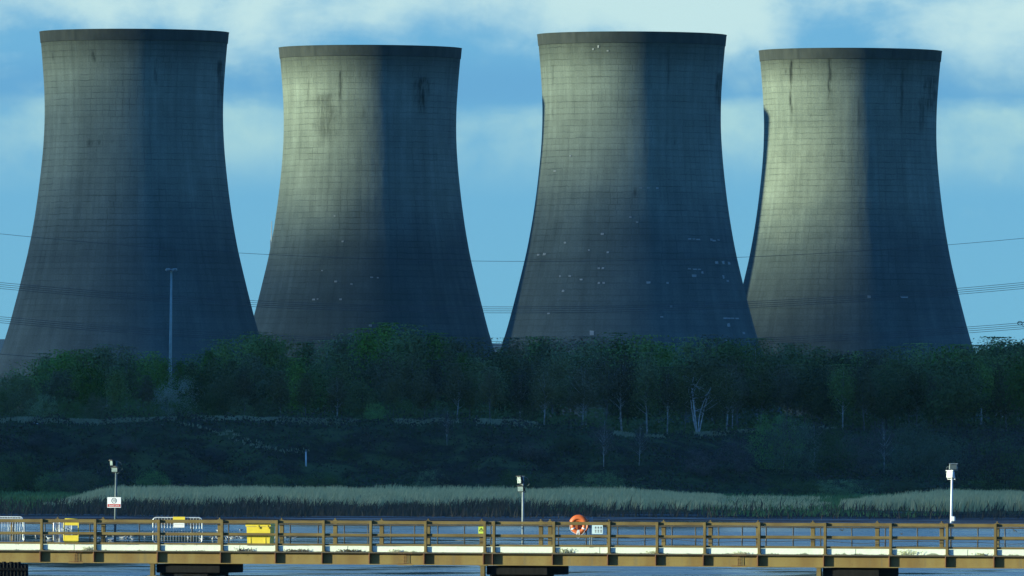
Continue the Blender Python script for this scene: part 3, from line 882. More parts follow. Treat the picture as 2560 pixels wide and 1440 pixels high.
# worn path slanting down the slope
for (a, b) in (((430,1058),(520,1076)),((520,1076),(600,1112)),((600,1112),(690,1129)),((690,1129),(775,1134)),((560,1078),(640,1112)),((640,1112),(690,1128))):
    for k in range(42):
        t_ = rng.random(); h_ = hit(a[0]+(b[0]-a[0])*t_, a[1]+(b[1]-a[1])*t_+rng.normal()*1.6, 1990, 2200)
        x = np.append(x, h_.x); y = np.append(y, h_.y)
blades('dry_grass', np.stack([x,y,ground_z(x,y)-.03],-1), .2+.45*rng.random(len(x)), .06+.06*rng.random(len(x)), M['dry_grass'], 8, 'dry pale grass along the top edge of the bluff', .3)

# ------------------------------------------------------------------ far objects
# lighting mast
b0 = at(424.5, 955, 2400); b0.z = gz(b0.x, 2400); tp = at(428.5, 676, 2400)
mast = empty('lighting_mast', b0, 'tall slim lighting mast with a ring of floodlights, in front of the leftmost tower', 'lighting mast')
L = tp - b0
mb = MB(); mb.tube([(0,0,0), L*.5, L], [.42,.30,.20], 12); mb.build('pole', M['mast_paint'], mast, True)
mb = MB(); mb.lathe([(.25,-.12),(.95,-.12),(.95,.12),(.25,.12),(.25,-.12)], 20, tuple(L)); mb.bar(L+Vector((-1,0,0)), L+Vector((1,0,0)), .1); mb.bar(L+Vector((0,-1,0)), L+Vector((0,1,0)), .1)
mb.build('head_frame', M['steel_grey'], mast)
for k in range(8):
    w = 2*math.pi*(k+.35)/8
    c = L + Vector((math.cos(w)*1.02, math.sin(w)*.98, .12+.12*(k%2)))
    mb = MB(); mb.box(-.24,.24,-.18,.18,-.2,.2,0,.05); mb.box(-.2,.2,-.2,-.181,-.16,.16,1)
    mb.bar((0,.0,-.2),(0,.0,-.38),.07,None,0)
    mb.build('floodlight', [M['pale_pole'],M['lamp_glass']], mast, loc=c, rz=w+math.pi/2)

# white marker post on the slope
h_ = hit(765, 1171)
post = empty('marker_post', h_, 'slim white post standing on the dark bank slope below the second tower', 'post')
mb = MB(); mb.tube([(0,0,-.3),(-.03,0,2.9)], [.16,.12], 10); mb.build('shaft', M['white_paint'], post, True)
mb = MB(); mb.box(-.2,.2,-.2,.2,2.9,3.02,0,.02); mb.tube([(0,0,3.0),(0,0,3.35)],[.09,.07],8); mb.build('cap', M['pale_pole'], post)

# scraps of litter at the bluff edge
for (px, py, wd, lab) in [(90,1061,.75,'scrap of white sheeting lying on the bluff edge at the far left'),(405,1064,.4,'small white scrap lying on the bluff edge below the lighting mast')]:
    h_ = hit(px, py)
    mb = MB()
    N_ = 7
    vs = [(wd*(i/(N_-1)-.5), wd*.6*(j/(N_-1)-.5), .05+.28*wd*rnd.random()+.12*wd*math.sin(i)) for j in range(N_) for i in range(N_)]
    vs += [(v[0],v[1],v[2]-.03) for v in vs]
    n2 = N_*N_
    fs = [(j*N_+i,j*N_+i+1,(j+1)*N_+i+1,(j+1)*N_+i) for j in range(N_-1) for i in range(N_-1)]
    fs += [tuple(n2+k for k in reversed(f)) for f in fs]
    mb.add(vs, fs)
    tag(mb.build('litter', M['white_paint'], loc=h_+Vector((0,0,.05))), lab, 'litter')

# distant telecom mast peeping out left of the second tower
tb = at(679, 600, 5200); tb.z = 15; tt = at(679, 553, 5200)
tm = empty('telecom_mast', tb, 'thin white telecom mast just showing beside the left edge of the second tower', 'mast')
hm = tt.z-15
mb = MB()
for sx, sy in ((-1,-1),(1,-1),(1,1),(-1,1)): mb.bar((sx*1.0,sy*1.0,0),(sx*.35,sy*.35,hm-9),.25)
for i in range(12):
    z0, z1 = i*(hm-9)/12, (i+1)*(hm-9)/12
    k0, k1 = 1-.65*i/12, 1-.65*(i+1)/12
    for s_ in (-1,1): mb.bar((-k0*s_,-k0,z0),(k1*s_,-k1,z1),.12); mb.bar((-k0*s_,k0,z0),(k1*s_,k1,z1),.12)
mb.build('lattice', M['pale_pole'], tm)
mb = MB(); mb.tube([(0,0,hm-9),(0,0,hm)],[.3,.15],8)
mb.build('antenna', M['pale_pole'], tm)
mb = MB()
for k in range(3):
    w = 2*math.pi*k/3
    mb.box(math.cos(w)*.8-.25, math.cos(w)*.8+.25, math.sin(w)*.8-.15, math.sin(w)*.8+.15, hm-12, hm-8.5)
mb.build('panel_antenna', M['pale_pole'], tm)

# overhead power lines
CY = 2850
def cable_path(pts, dy=0):
    xs_ = [p[0] for p in pts]; ys_ = [p[1] for p in pts]
    co = np.polyfit(xs_, ys_, 2)
    out = []
    for px in np.linspace(-900, 2620, 60):
        out.append(at(px, float(np.polyval(co, px))+dy, CY))
    return out
EARTH = [(0,588),(230,601),(640,635),(1200,655),(1850,643),(2370,610),(2560,597)]
UP = [(0,707),(300,731),(640,752),(1230,765),(1860,758),(2400,719),(2560,706)]
LOW = [(0,792),(400,822),(640,838),(1240,853),(1900,846),(2430,817),(2560,806)]
cab = []
def cable(pts, dy, lab, rad=.055):
    p = cable_path(pts, dy)
    o = bpy.data.objects.new('power_cable', None)
    mb = MB(); mb.tube([q-p[0] for q in p], rad, 5)
    c = mb.build('power_cable', M['cable'], loc=p[0]); bpy.data.objects.remove(o)
    tag(c, lab, 'power cable', 'overhead power cables crossing in front of the towers')
cable(EARTH, 0, 'topmost single power cable crossing the towers just below mid height', .05)
for i, (dy, w) in enumerate(((0,'top'),(5,'second'),(10,'third'),(15,'lowest'))):
    cable(UP, dy, w+' cable of the upper bundle of four power cables across the lower towers')
for i, (dy, w) in enumerate(((0,'top'),(5,'second'),(10,'third'),(15,'lowest'))):
    cable(LOW, dy, w+' cable of the lower bundle of four power cables just above the trees')
cable([(0,886),(180,899),(640,925),(1240,940),(1900,932),(2560,892)], 0, 'power cable dipping behind the treetops at the far left, below both bundles')

# pylon: only an arm end with its insulators reaches into the frame
pb = at(2720, 900, 2852); pb.z = 15
py_ = empty('electricity_pylon', pb, 'lattice pylon beyond the right edge, one insulator ring showing above the trees', 'pylon')
hp = at(2720, 560, 2852).z - 15
mb = MB()
for sx, sy in ((-1,-1),(1,-1),(1,1),(-1,1)): mb.bar((sx*4,sy*4,0),(sx*.6,sy*.6,hp),.28)
for i in range(10):
    z0, z1 = i*hp/10, (i+1)*hp/10; k0, k1 = 4-3.4*i/10, 4-3.4*(i+1)/10
    for s_ in (-1,1): mb.bar((-k0*s_,-k0,z0),(k1*s_,-k1,z1),.16); mb.bar((-k0*s_,k0,z0),(k1*s_,k1,z1),.16)
mb.build('lattice', M['steel_grey'], py_)
def zl(py): return at(2560, py, 2850).z-15
for (zz, ln) in ((zl(690),9),(zl(785),15.6)):
    mb = MB()
    for s_ in (-1,1):
        mb.bar((s_*1,-.8,zz),(s_*ln,0,zz+.3),.18); mb.bar((s_*1,.8,zz),(s_*ln,0,zz+.3),.18); mb.bar((s_*1,0,zz+2.4),(s_*ln,0,zz+.5),.18)
    mb.build('cross_arm', M['steel_grey'], py_)
ip = at(2550, 808, 2850) - pb
mb = MB()
for k in range(9): mb.lathe([(.06,0),(.22,.05),(.06,.16)], 10, (ip.x+.9+k*.16*1.0, ip.y, ip.z+.1+k*.11))
pts = [Vector((ip.x+.6*math.cos(w), ip.y, ip.z+.45*math.sin(w))) for w in np.linspace(0,2*math.pi,17)]
mb.tube(pts, .1, 6, 0, False); mb.bar((ip.x-.6,ip.y,ip.z+.1),(ip.x+1.0,ip.y,ip.z+.15),.16); mb.bar((ip.x+.2,ip.y,ip.z-.1),(ip.x+1.3,ip.y,ip.z-1.3),.1)
mb.build('insulator', M['cable'], py_)

# ------------------------------------------------------------------ jetty
YAW = R(17)
J0 = at(1280, 1304, 480); J0.z = 0
D = Vector((math.cos(YAW), -math.sin(YAW), 0)); N = Vector((math.sin(YAW), math.cos(YAW), 0))
def ju(px, w=0.0, py=1340):
    d = ray(px, py); k = d.x/d.y
    b_ = J0 + N*w
    return -(b_.x - k*b_.y)/(D.x - k*D.y)
def jz(px, py, w=0.0):
    p = J0 + D*ju(px, w, py) + N*w
    return at(px, py, p.y).z
def J(u, w, z): return J0 + D*u + N*w + Vector((0,0,z))

jet = empty('jetty', J0, 'long rust-brown steel jetty with pale concrete kerb crossing the river in the foreground', 'jetty', rz=-YAW)
UL, UR = -48.0, 46.0
W = 3.6
NEAR = [103,237,396,554,691,808,926,1063,1211,1234,1384,1522,1642,1761,1897,2062,2226,2367,2488,2622]
US = [ju(p, 0) for p in NEAR]
FARP = [29,144,258,549,704,838,954,1070.5,1204,1352,1375,1522,1659,1776,1895,2032,2193,2354,2493]
THIN = [62,112,133,169,225,348,410,480,572,640,726,795,861,920,977,1036,1094,1161,1227,1396,1466,1544,1612,1680,1739,1797,1855,1915,1983,2052,2130,2213,2294,2377,2444,2513]
Z = dict(rail=(4.815,4.948), mid=(4.305,4.415), low=(3.885,3.985), kerb=(3.645,3.885), gird=(3.12,3.645))
# girder: web and flanges
mb = MB()
mb.box(UL,UR,.20,.235,3.15,3.605); mb.box(UL,UR,.0,.43,3.118,3.15)
mb.build('girder', M['girder'], jet)
mb = MB(); mb.box(UL,UR,-.003,.43,3.596,3.643); mb.build('shade_flange', M['dark_pipe'], jet)  # near top flange coloured dark to paint in the shade below the kerb
mb = MB(); mb.box(UL,UR,W-.43+.0,W,3.605,3.640); mb.box(UL,UR,W-.24,W-.20,3.15,3.605); mb.box(UL,UR,W-.43,W,3.118,3.15)
mb.build('girder', M['girder'], jet)
mb = MB(); mb.box(UL,UR,.36,W-.36,3.645,3.80); mb.build('deck', M['deck_concrete'], jet)
# kerb in cast lengths with open joints
mb = MB()
cuts = [UL] + sorted([ju(p,.12) for p in (-200,186,600,870,1222,1500,1770,2140,2420)]) + [UR]
for a, b in zip(cuts[:-1], cuts[1:]): mb.box(a+.012, b-.012, .12, .355, 3.645, 3.882, 0, .012)
mb.build('kerb', M['kerb'], jet)
mb = MB(); mb.box(UL,UR,W-.355,W-.12,3.645,3.882); mb.build('kerb', M['kerb'], jet)
def rail(nm, z0, z1, w0, w1, mat):
    mb = MB()
    segs = [UL]+US+[UR]
    for a, b in zip(segs[:-1], segs[1:]):
        if b-a < .05: continue
        mb.box(a+.004, b-.004, w0, w1, z0+rnd.uniform(-.006,.006), z1+rnd.uniform(-.006,.006), 0, .008)
    return mb.build(nm, mat, jet)
rail('top_rail', *Z['rail'], .125, .24, M['weathered_steel'])
rail('mid_rail', *Z['mid'], .125, .20, M['weathered_steel'])
rail('lower_rail', 3.898, 3.985, .10, .26, M['weathered_steel'])
for i, u in enumerate(US + [UL+2.0*k for k in range(0,12)] + [UR-2.0*k for k in range(0,10)]):
    if i >= len(US) and abs(u) < 23.5: continue
    mb = MB()
    mb.box(u-.056,u+.056,.012,.122,3.645,4.955,0,.006); mb.box(u-.09,u+.09,.010,.118,3.641,3.67)
    mb.build('post', M['weathered_steel'], jet)
    mb = MB(); mb.box(u-.075,u-.04,.004,.198,3.152,3.594); mb.build('stiffener', M['rust_edge'], jet)
for p in FARP:
    u = ju(p, W-.1); mb = MB(); mb.box(u-.085,u+.085,W-.12,W-.01,3.645,4.96,0,.006); mb.box(u-.03,u+.03,W-.10,W-.03,4.962,5.03,0,.01)
    mb.build('post', M['weathered_steel'], jet)
for p in THIN:
    u = ju(p, W-.2); mb = MB(); mb.tube([(u,W-.2,3.80),(u+rnd.uniform(-.02,.02),W-.2,4.78)], .028, 8); mb.build('baluster', M['dark_pipe'], jet, True)
for z_ in (4.76,4.28):
    mb = MB()
    pts = [(u, W-.2, z_+rnd.uniform(-.008,.008)) for u in np.arange(UL,UR+.1,1.5)]
    mb.tube(pts, .03, 8); mb.build('handrail', M['dark_pipe'], jet, True)
# sagging service wire along the far handrail
mb = MB()
pts = []
for i, u in enumerate(np.arange(-3.5, UR, .5)): pts.append((u, W-.28, 4.22-.10*abs(math.sin(u*.55))-.03*math.sin(u*1.9)))
mb.tube(pts, .013, 6); mb.build('service_wire', M['cable'], jet, True)
# bolted splice plates
for p in (193, 1016, 1851, 2700, -640):
    u = ju(p, .2); mb = MB()
    mb.box(u-.32,u+.32,-.004,.18,3.642,3.655); mb.box(u-.32,u+.32,.003,.18,3.100,3.116)
    mb.box(u-.15,u+.15,.178,.197,3.17,3.59); mb.box(u+.075,u+.09,.172,.178,3.17,3.59,1)
    for k in range(9):
        x_ = u-.28+k*.07
        mb.box(x_-.016,x_+.016,.01,.05,3.57,3.60,2); mb.box(x_-.016,x_+.016,.01,.05,3.152,3.185,2)
    for k in range(7):
        for s_ in (-1,0): 
            x_ = u+s_*.085-.005; z_=3.20+k*.058
            mb.box(x_-.016,x_+.016,.155,.178,z_-.014,z_+.014,2)
    mb.build('splice_plate', [M['girder'],M['sign_black'],M['rust_edge']], jet)
# piers
for (p0, p1) in ((390,555),(1215,1373),(2055,2202),(-440,-275)):
    u0_, u1_ = ju(p0+6,.5), ju(p1,.5)
    mb = MB(); mb.box(u0_,u1_,.25,W-.25,2.73,3.10,0,.02)
    mb.box(u0_+.1,u1_-.6,.4,W-.4,2.60,2.725)
    mb.build('crosshead', M['tar_timber'], jet)
    for uu in (u0_+.45, u1_-.45):
        for ww in (.6, W-.6):
            mb = MB(); mb.tube([(uu,ww,-2.5),(uu,ww,2.6)], .22, 14); mb.build('pile', M['tar_timber'], jet, True)
    mb = MB(); mb.box(u0_-.20,u0_-.02,.02,.20,2.62,3.09); mb.box(u0_-.26,u0_+.05,.0,.30,3.092,3.116); mb.box(u0_-.30,u0_+.08,.0,.30,2.58,2.618); mb.box(u0_-.18,u0_-.06,.05,.17,-2.5,2.578)
    mb.build('side_pile', M['weathered_steel'], jet)

# weeds rooted on the kerb ledge
def tuft(px, wid, hgt, lab, mat='dry_grass', n=24):
    u = ju(px, .05)
    mb = MB()
    for k in range(n):
        x_ = rnd.gauss(0,wid*.4); a = rnd.gauss(0,.5); l_ = hgt*rnd.uniform(.4,1.1); y_ = rnd.uniform(-.02,.03)
        p0 = Vector((x_,y_,0)); p1 = p0+Vector((math.sin(a)*l_*.5,-.01,math.cos(a)*l_*.6)); p2 = p0+Vector((math.sin(a*1.6)*l_,-.02,math.cos(a*1.6)*l_))
        mb.tube([p0,p1,p2],[.008,.007,.003],4)
        mb.box(p2.x-.02,p2.x+.02,p2.y-.004,p2.y+.004,p2.z-.012,p2.z+.014)
    return tag(mb.build('weed', M[mat], loc=J(u,.06,3.642), rz=-YAW), lab, 'weed', 'weeds growing on the jetty ledge')
tuft(1412,.42,.19,'dry weed clump on the kerb ledge left of the lifebuoy')
tuft(2265,.5,.24,'largest dry weed clump on the kerb ledge, left of the right floodlight')
tuft(1630,.25,.13,'small weed clump on the kerb ledge right of the notice board')
tuft(1850,.45,.14,'weed clump on the kerb ledge above the third row of bolts')
tuft(610,.5,.14,'dark weed clump on the kerb ledge below the yellow bin','dead_stem',36)
tuft(740,.8,.11,'long low weed clump on the kerb ledge right of the yellow bin','dead_stem',60)
tuft(870,.8,.11,'long low weed clump on the kerb ledge in the middle left bay','dead_stem',60)
tuft(220,.3,.17,'weed clump on the kerb ledge right of the yellow barrier')
tuft(2450,.3,.1,'small weed clump on the kerb ledge right of the right floodlight')
tuft(985,.3,.12,'weed clump on the kerb ledge above the second row of bolts')

# ------------------------------------------------------------------ things on the jetty
def crowd_barrier(u, w, rz, label, length=2.2, h0=.95):
    root = empty('crowd_barrier', J(u,w,3.80), label, 'barrier', 'steel crowd barriers on the jetty', rz=-YAW+rz)
    L2, r_ = length/2, .14
    pts = []
    def arc(cx, cz, a0, a1):
        return [(cx+r_*math.cos(t), 0, cz+r_*math.sin(t)) for t in np.linspace(a0,a1,6)]
    zb, zt = .17, .17+h0
    pts = arc(L2-r_,zb+r_,-math.pi/2,0)+arc(L2-r_,zt-r_,0,math.pi/2)+arc(-L2+r_,zt-r_,math.pi/2,math.pi)+arc(-L2+r_,zb+r_,math.pi,1.5*math.pi)
    pts.append(pts[0])
    mb = MB(); mb.tube(pts, .024, 8, 0, False); mb.build('frame', M['galvanised'], root, True)
    mb = MB()
    nb = 17
    for k in range(1, nb): 
        x_ = -L2+length*k/nb; mb.tube([(x_,0,zb),(x_,0,zt)], .010, 6)
    mb.build('bars', M['galvanised'], root, True)
    for s_ in (-1,1):
        mb = MB(); x_ = s_*(L2-.28)
        mb.tube([(x_,-.28,.0),(x_,-.05,zb),(x_,.05,zb),(x_,.28,.0)], .018, 6); mb.build('foot', M['galvanised'], root, True)
    return root
def bh(px, py, w): return jz(px, py, w)-3.80-.17
ub = (ju(380,1.15)+ju(508,1.15))/2
crowd_barrier(ub, 1.15, R(3), 'pale steel crowd barrier with a small sign on it, left of the yellow bin', 2.14, bh(445,1294,1.15))
crowd_barrier(ju(2,1.15), 1.15, R(-4), 'pale steel crowd barrier cut off by the left edge, nearer of two', 2.05, bh(20,1292,1.15))
crowd_barrier(ju(12,1.7), 1.7, R(5), 'pale steel crowd barrier at the left edge, standing behind the nearer one', 1.7, bh(12,1297,1.7))
crowd_barrier(ju(157,2.3), 2.3, R(76), 'white barrier seen end-on beside the yellow barrier', 1.4, bh(157,1301,2.3))
# white stub post
wp = tag((lambda m: (m.tube([(0,0,0),(0,0,1.07)], .045, 10), m.tube([(0,0,1.06),(0,0,1.10)],[.055,.03],10), m)[2])(MB()).build('bollard', M['white_paint'], loc=J(ju(149.5,1.9),1.9,3.80), smooth=True),
         'slim white post standing just left of the yellow barrier', 'post')
# sign on the barrier
def plate(mb, x0,x1,z0,z1,y,mi=0,t=.006): mb.box(x0,x1,y-t,y,z0,z1,mi)
us0, us1 = ju(434,1.08), ju(461,1.08)
sg = empty('sign', J((us0+us1)/2,1.08,4.60), 'small sign with yellow header and white panel hung on the crowd barrier', 'sign', rz=-YAW)
hw = (us1-us0)/2
mb = MB(); plate(mb,-hw,hw,.0,.27,0); 
for zz, a, b in ((.135,-.8,.8),): plate(mb, hw*a, hw*b, zz, zz+.02, -.0065, 1, .002)
mb.build('panel', [M['sign_white'],M['faded_ink']], sg)
mb = MB(); plate(mb,-hw-.03,hw+.02,.285,.47,0); mb.build('header', M['yellow_plastic'], sg)

# yellow barrier
y0_, y1_ = ju(160,1.2), ju(196,1.2)
yb = empty('yellow_barrier', J((y0_+y1_)/2,1.2,3.80), 'bright yellow barrier panel with open middle, standing near the left end', 'barrier', rz=-YAW)
hw = (y1_-y0_)/2; hh_ = jz(178,1297.5,1.2)-3.80
z_lo = jz(178,1356,1.2)-3.80
mb = MB()
pts = [(-hw+.04,0,z_lo),(hw-.04,0,z_lo),(hw,0,z_lo+.08),(hw,0,hh_-.06),(hw-.05,0,hh_),(-hw+.05,0,hh_),(-hw,0,hh_-.06),(-hw,0,z_lo+.08),(-hw+.04,0,z_lo)]
mb.tube(pts,.024,8,0,False); mb.build('frame', M['yellow_plastic'], yb, True)
mb = MB(); mb.box(-hw+.03,hw-.03,-.012,.012,hh_-.27,hh_-.02,0,.008); mb.build('panel', M['yellow_plastic'], yb)
mb = MB(); mb.box(-hw+.02,hw-.02,-.014,.014,z_lo+.02,z_lo+.30,0,.010); mb.build('panel', M['yellow_plastic'], yb)
mb = MB()
for k in range(3): mb.tube([(-hw,0,z_lo+.38+k*.09),(hw,0,z_lo+.38+k*.09)],.006,5)
mb.build('mesh_wires', M['yellow_plastic'], yb)
mb = MB(); mb.tube([(hw,0,.02+z_lo+.45),(hw+.07,0,z_lo+.42)],.02,6); mb.build('hinge', M['yellow_plastic'], yb)
for s_ in (-1,1):
    mb = MB(); mb.box(s_*(hw-.08)-.03,s_*(hw-.08)+.03,-.22,.22,0,.04); mb.box(s_*(hw-.08)-.02,s_*(hw-.08)+.02,-.02,.02,.04,z_lo+.02); mb.build('foot', M['yellow_plastic'], yb)

# grit bin
g0_, g1_ = ju(620,.62), ju(683,.62)
gb = empty('grit_bin', J((g0_+g1_)/2,.62,3.80), 'yellow plastic grit bin standing behind the railing', 'grit bin', rz=-YAW)
hw = (g1_-g0_)/2; top = jz(650,1309,.62)-3.80
mb = MB()
def frus(x0,x1,d0,z0,z1,k,mi=0):
    vs = []
    for z_, kk in ((z0,k),(z1,1.0)):
        vs += [(x0*kk,-d0*kk,z_),(x1*kk,-d0*kk,z_),(x1*kk,d0*kk,z_),(x0*kk,d0*kk,z_)]
    mb.add(vs,[(3,2,1,0),(4,5,6,7),(0,1,5,4),(1,2,6,5),(2,3,7,6),(3,0,4,7)],mi)
frus(-hw+.03,hw-.03,.30,.06,top-.13,.93)
mb.box(-hw+.08,-hw+.2,-.25,.25,0,.06); mb.box(hw-.2,hw-.08,-.25,.25,0,.06)
for k in (-.35,0.3): mb.box(k-.02,k+.02,-.302,-.28,.10,.45)
mb.build('body', M['yellow_plastic'], gb)
mb = MB(); frus(-hw,hw,.34,top-.12,top-.06,1.0); frus(-hw*.98,hw*.98,.33,top-.06,top,1.02); mb.box(-.03,.03,-.365,-.34,top-.2,top-.06); mb.box(hw*.75-.03,hw*.75+.03,-.365,-.34,top-.2,top-.06)
mb.build('lid', M['yellow_plastic'], gb)

# floodlight columns
def flood(px, ytop_, w, polemat, label, heads, boxy=False, lean=0.0):
    u = ju(px, w); ht = jz(px, ytop_, w)-3.64
    root = empty('floodlight_column', J(u,w,3.64), label, 'floodlight', 'floodlight columns along the jetty', rz=-YAW)
    mb = MB(); mb.tube([(0,0,0),(lean*.5,0,ht*.5),(lean,0,ht)],[.055,.05,.042],10); mb.build('pole', polemat, root, True)
    mb = MB(); mb.box(-.11,.11,-.11,.11,0,.02); 
    for sx in (-.08,.08):
        for sy in (-.08,.08): mb.tube([(sx,sy,.02),(sx,sy,.06)],.012,6)
    mb.build('base_plate', M['grey_paint_and_shade'], root)
    mb = MB(); pts=[(lean+.05,-.02,ht-.55),(lean+.28*(-1 if boxy else 1),-.03,ht-.35),(lean+.22*(-1 if boxy else 1),-.03,ht-.1),(lean+.04,-.02,ht)]
    mb.tube(pts,.010,6); mb.build('flex', M['grey_paint_and_shade'], root, True)
    if boxy:
        mb = MB(); mb.box(.03,.19,-.09,.03,jz(px,1303,w)-3.64,jz(px,1291,w)-3.64,0,.02); mb.build('junction_box', M['white_paint'], root)
    for (x0,x1,yt,yb_,rz,tilt,mats) in heads:
        a, b = ju(x0,w)-u, ju(x1,w)-u; zt, zb_ = jz(px,yt,w)-3.64, jz(px,yb_,w)-3.64
        cx, cz = (a+b)/2, (zt+zb_)/2; hx, hz = (b-a)/2, (zt-zb_)/2
        mb = MB()
        mb.box(-hx,hx,-.06,.08,-hz,hz,0,.02)
        for k in range(5): mb.box(-hx*.8+k*hx*.4-.008,-hx*.8+k*hx*.4+.008,.08,.11,-hz*.8,hz*.8,0)
        mb.box(-hx-.02,hx+.02,-.10,-.02,hz,hz+.03,0)
        mb.bar((-hx-.015,.02,0),(-hx-.015,.12,-hz-.04),.025); mb.bar((hx+.015,.02,0),(hx+.015,.12,-hz-.04),.025); mb.bar((-hx-.02,.12,-hz-.04),(hx+.02,.12,-hz-.04),.025)
        o = mb.build('floodlight', M[mats[0]], root, loc=(cx,-.05,cz), rz=rz)
        o.rotation_euler = (tilt,0,rz)
        mb = MB(); mb.box(-hx*.86,hx*.86,-.068,-.061,-hz*.84,hz*.84); mb.build('glass', M[mats[1]], o)
    return root
fl1 = flood(287,1152,W+.15,M['grey_paint_and_shade'],'shade-toned floodlight column carrying the speed limit sign, at the left',  # white pole standing in shade, the shade painted in as grey
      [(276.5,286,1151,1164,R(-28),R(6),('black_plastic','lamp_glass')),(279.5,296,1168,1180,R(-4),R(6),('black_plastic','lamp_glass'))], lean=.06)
fl2 = flood(1307,1190,W+.15,M['pale_pole'],'pale floodlight column in the middle, with two stacked lamps turned left',
      [(1294,1307,1191,1209,R(-25),R(6),('black_plastic','lamp_glass')),(1295,1311,1215,1229,R(-8),R(6),('black_plastic','lamp_glass'))], lean=.0)
fl3 = flood(2377,1162,W+.15,M['white_paint'],'bright white floodlight column at the right, with two stacked lamps and junction box',
      [(2374,2393,1160,1174,R(14),R(3),('pale_pole','grey_paint_and_shade')),(2367,2385,1178,1195,R(-14),R(-6),('white_paint','white_paint'))], True, lean=.05)

def text_mesh(body, size, mat, name):
    cu = bpy.data.curves.new('lettering', 'FONT'); cu.body = body; cu.size = size; cu.align_x = 'CENTER'; cu.align_y = 'CENTER'; cu.extrude = .001
    o = bpy.data.objects.new('lettering', cu); col.objects.link(o)
    dg = bpy.context.evaluated_depsgraph_get(); dg.update()
    me = bpy.data.meshes.new_from_object(o.evaluated_get(dg)); me.name = name
    bpy.data.objects.remove(o)
    me.materials.clear(); me.materials.append(mat)
    me.transform(Matrix.Rotation(math.pi/2, 4, 'X'))
    return me
# speed limit sign
w_ = W+.05
x0, x1 = ju(268,w_), ju(302,w_); zt, zb_ = jz(285,1243,w_), jz(285,1269,w_)
ss_ = empty('speed_sign', J((x0+x1)/2,w_,(zt+zb_)/2), 'white and red speed limit sign reading 10 on the left floodlight column', 'sign', rz=-YAW)
hx, hz = (x1-x0)/2, (zt-zb_)/2
mb = MB(); mb.box(-hx,hx,-.012,0,-hz,hz); mb.build('panel', M['sign_white'], ss_)
mb = MB(); mb.box(-hx*.94,hx*.94,-.017,-.0125,-hz*.86,-hz*.32); mb.build('red_band', M['sign_red'], ss_)
mb = MB(); mb.lathe([(.095,-.017),(.118,-.017),(.118,-.0125),(.095,-.0125),(.095,-.017)], 28, (0,0,hz*.33), axis='y'); mb.build('ring', M['sign_black'], ss_)
o = link('numeral', text_mesh('10', .15, M['sign_black'], 'numeral'), ss_, (0,-.0155,hz*.33))
o = link('lettering', text_mesh('Speed Limit', .098, M['sign_white'], 'lettering'), ss_, (0,-.0195,-hz*.60))
mb = MB(); mb.box(-.05,.05,.0,.09,-.02,.02); mb.build('bracket', M['grey_paint_and_shade'], ss_)

# warning sign on a far post
w_ = W-.14
x0, x1 = ju(1196,w_), ju(1210,w_); zt, zb_ = jz(1203,1314.5,w_), jz(1203,1334,w_)
ws = empty('warning_sign', J((x0+x1)/2,w_,(zt+zb_)/2), 'small yellow-green warning sign with a triangle, fixed to the far railing', 'sign', rz=-YAW)
hx, hz = (x1-x0)/2, (zt-zb_)/2
mb = MB(); mb.box(-hx,hx,-.008,0,-hz,hz); mb.build('panel', M['sign_green'], ws)
mb = MB()
tri = [Vector((0,-.012,hz*.45)),Vector((-hx*.72,-.012,-hz*.35)),Vector((hx*.72,-.012,-hz*.35))]
for i in range(3): mb.bar(tri[i], tri[(i+1)%3], .022, .006)
mb.bar((0,-.012,hz*.12),(0,-.012,-hz*.16),.02,.006)
mb.build('triangle_symbol', M['sign_black'], ws)

# lifebuoy in its round housing
w_ = W-.45
uc = ju(1448,w_); zc = jz(1448,1312,w_)
rad = (ju(1472.5,w_)-ju(1424,w_))/2
lh = empty('lifebuoy_housing', J(uc,w_,zc), 'round orange lifebuoy housing with hood, on the far railing', 'lifebuoy housing', rz=-YAW)
mb = MB(); mb.lathe([(0,.10),(rad*.80,.10),(rad*.97,.05),(rad,0),(rad*.95,-.02),(rad*.90,.03),(rad*.75,.075),(0,.075)], 40, axis='y'); mb.build('back_dish', M['orange_dark'], lh, True)
mb = MB()
for (r_, y_) in (): pass
prof = [(rad*1.0,.0),(rad*1.0,-.10),(rad*.97,-.16),(rad*.60,-.20),(rad*.56,-.19),(rad*.93,-.14),(rad*.95,0)]
mb.lathe(prof, 24, axis='y', a0=R(22), a1=R(158)); mb.build('hood', M['orange_plastic'], lh, True)
mb = MB(); mb.tube([(rad+.03,.08,-1.05),(rad+.03,.08,.32)],.03,8); mb.tube([(rad+.11,.08,-1.05),(rad+.11,.08,.32)],.02,8); mb.bar((0,.12,-.1),(rad+.12,.12,-.1),.05); mb.build('support_post', M['pale_pole'], lh, True)
lb = empty('lifebuoy', J(uc,w_-.09,zc-.05), 'orange lifebuoy ring with white bands, hanging in the round housing', 'lifebuoy', rz=-YAW)
ro, ri_ = rad*.60, rad*.21
mb = MB(); pr_ = [(ro+ri_*math.cos(t), ri_*.8*math.sin(t)) for t in np.linspace(0,2*math.pi,13)]; mb.lathe(pr_, 36, axis='y'); mb.build('ring', M['orange_plastic'], lb, True)
for a in (205,262,278,335,150,30):
    mb = MB(); pr_ = [(ro+(ri_+.006)*math.cos(t), (ri_*.8+.006)*math.sin(t)) for t in np.linspace(0,2*math.pi,13)]
    mb.lathe(pr_, 3, axis='y', a0=R(a-6), a1=R(a+6)); mb.build('band', M['white_paint'], lb, True)
mb = MB()
pts = [((ro+ri_+.015+.03*math.sin(4*t))*math.cos(t), -.03, (ro+ri_+.015+.03*math.sin(4*t))*math.sin(t)) for t in np.linspace(0,2*math.pi,49)]
mb.tube(pts,.010,5,0,False)
mb.tube([(-.05,-.05,-ro),(-.08,-.06,-rad-.02),(.0,-.06,-rad-.09),(.07,-.06,-rad-.03),(.05,-.05,-ro)],.012,5)
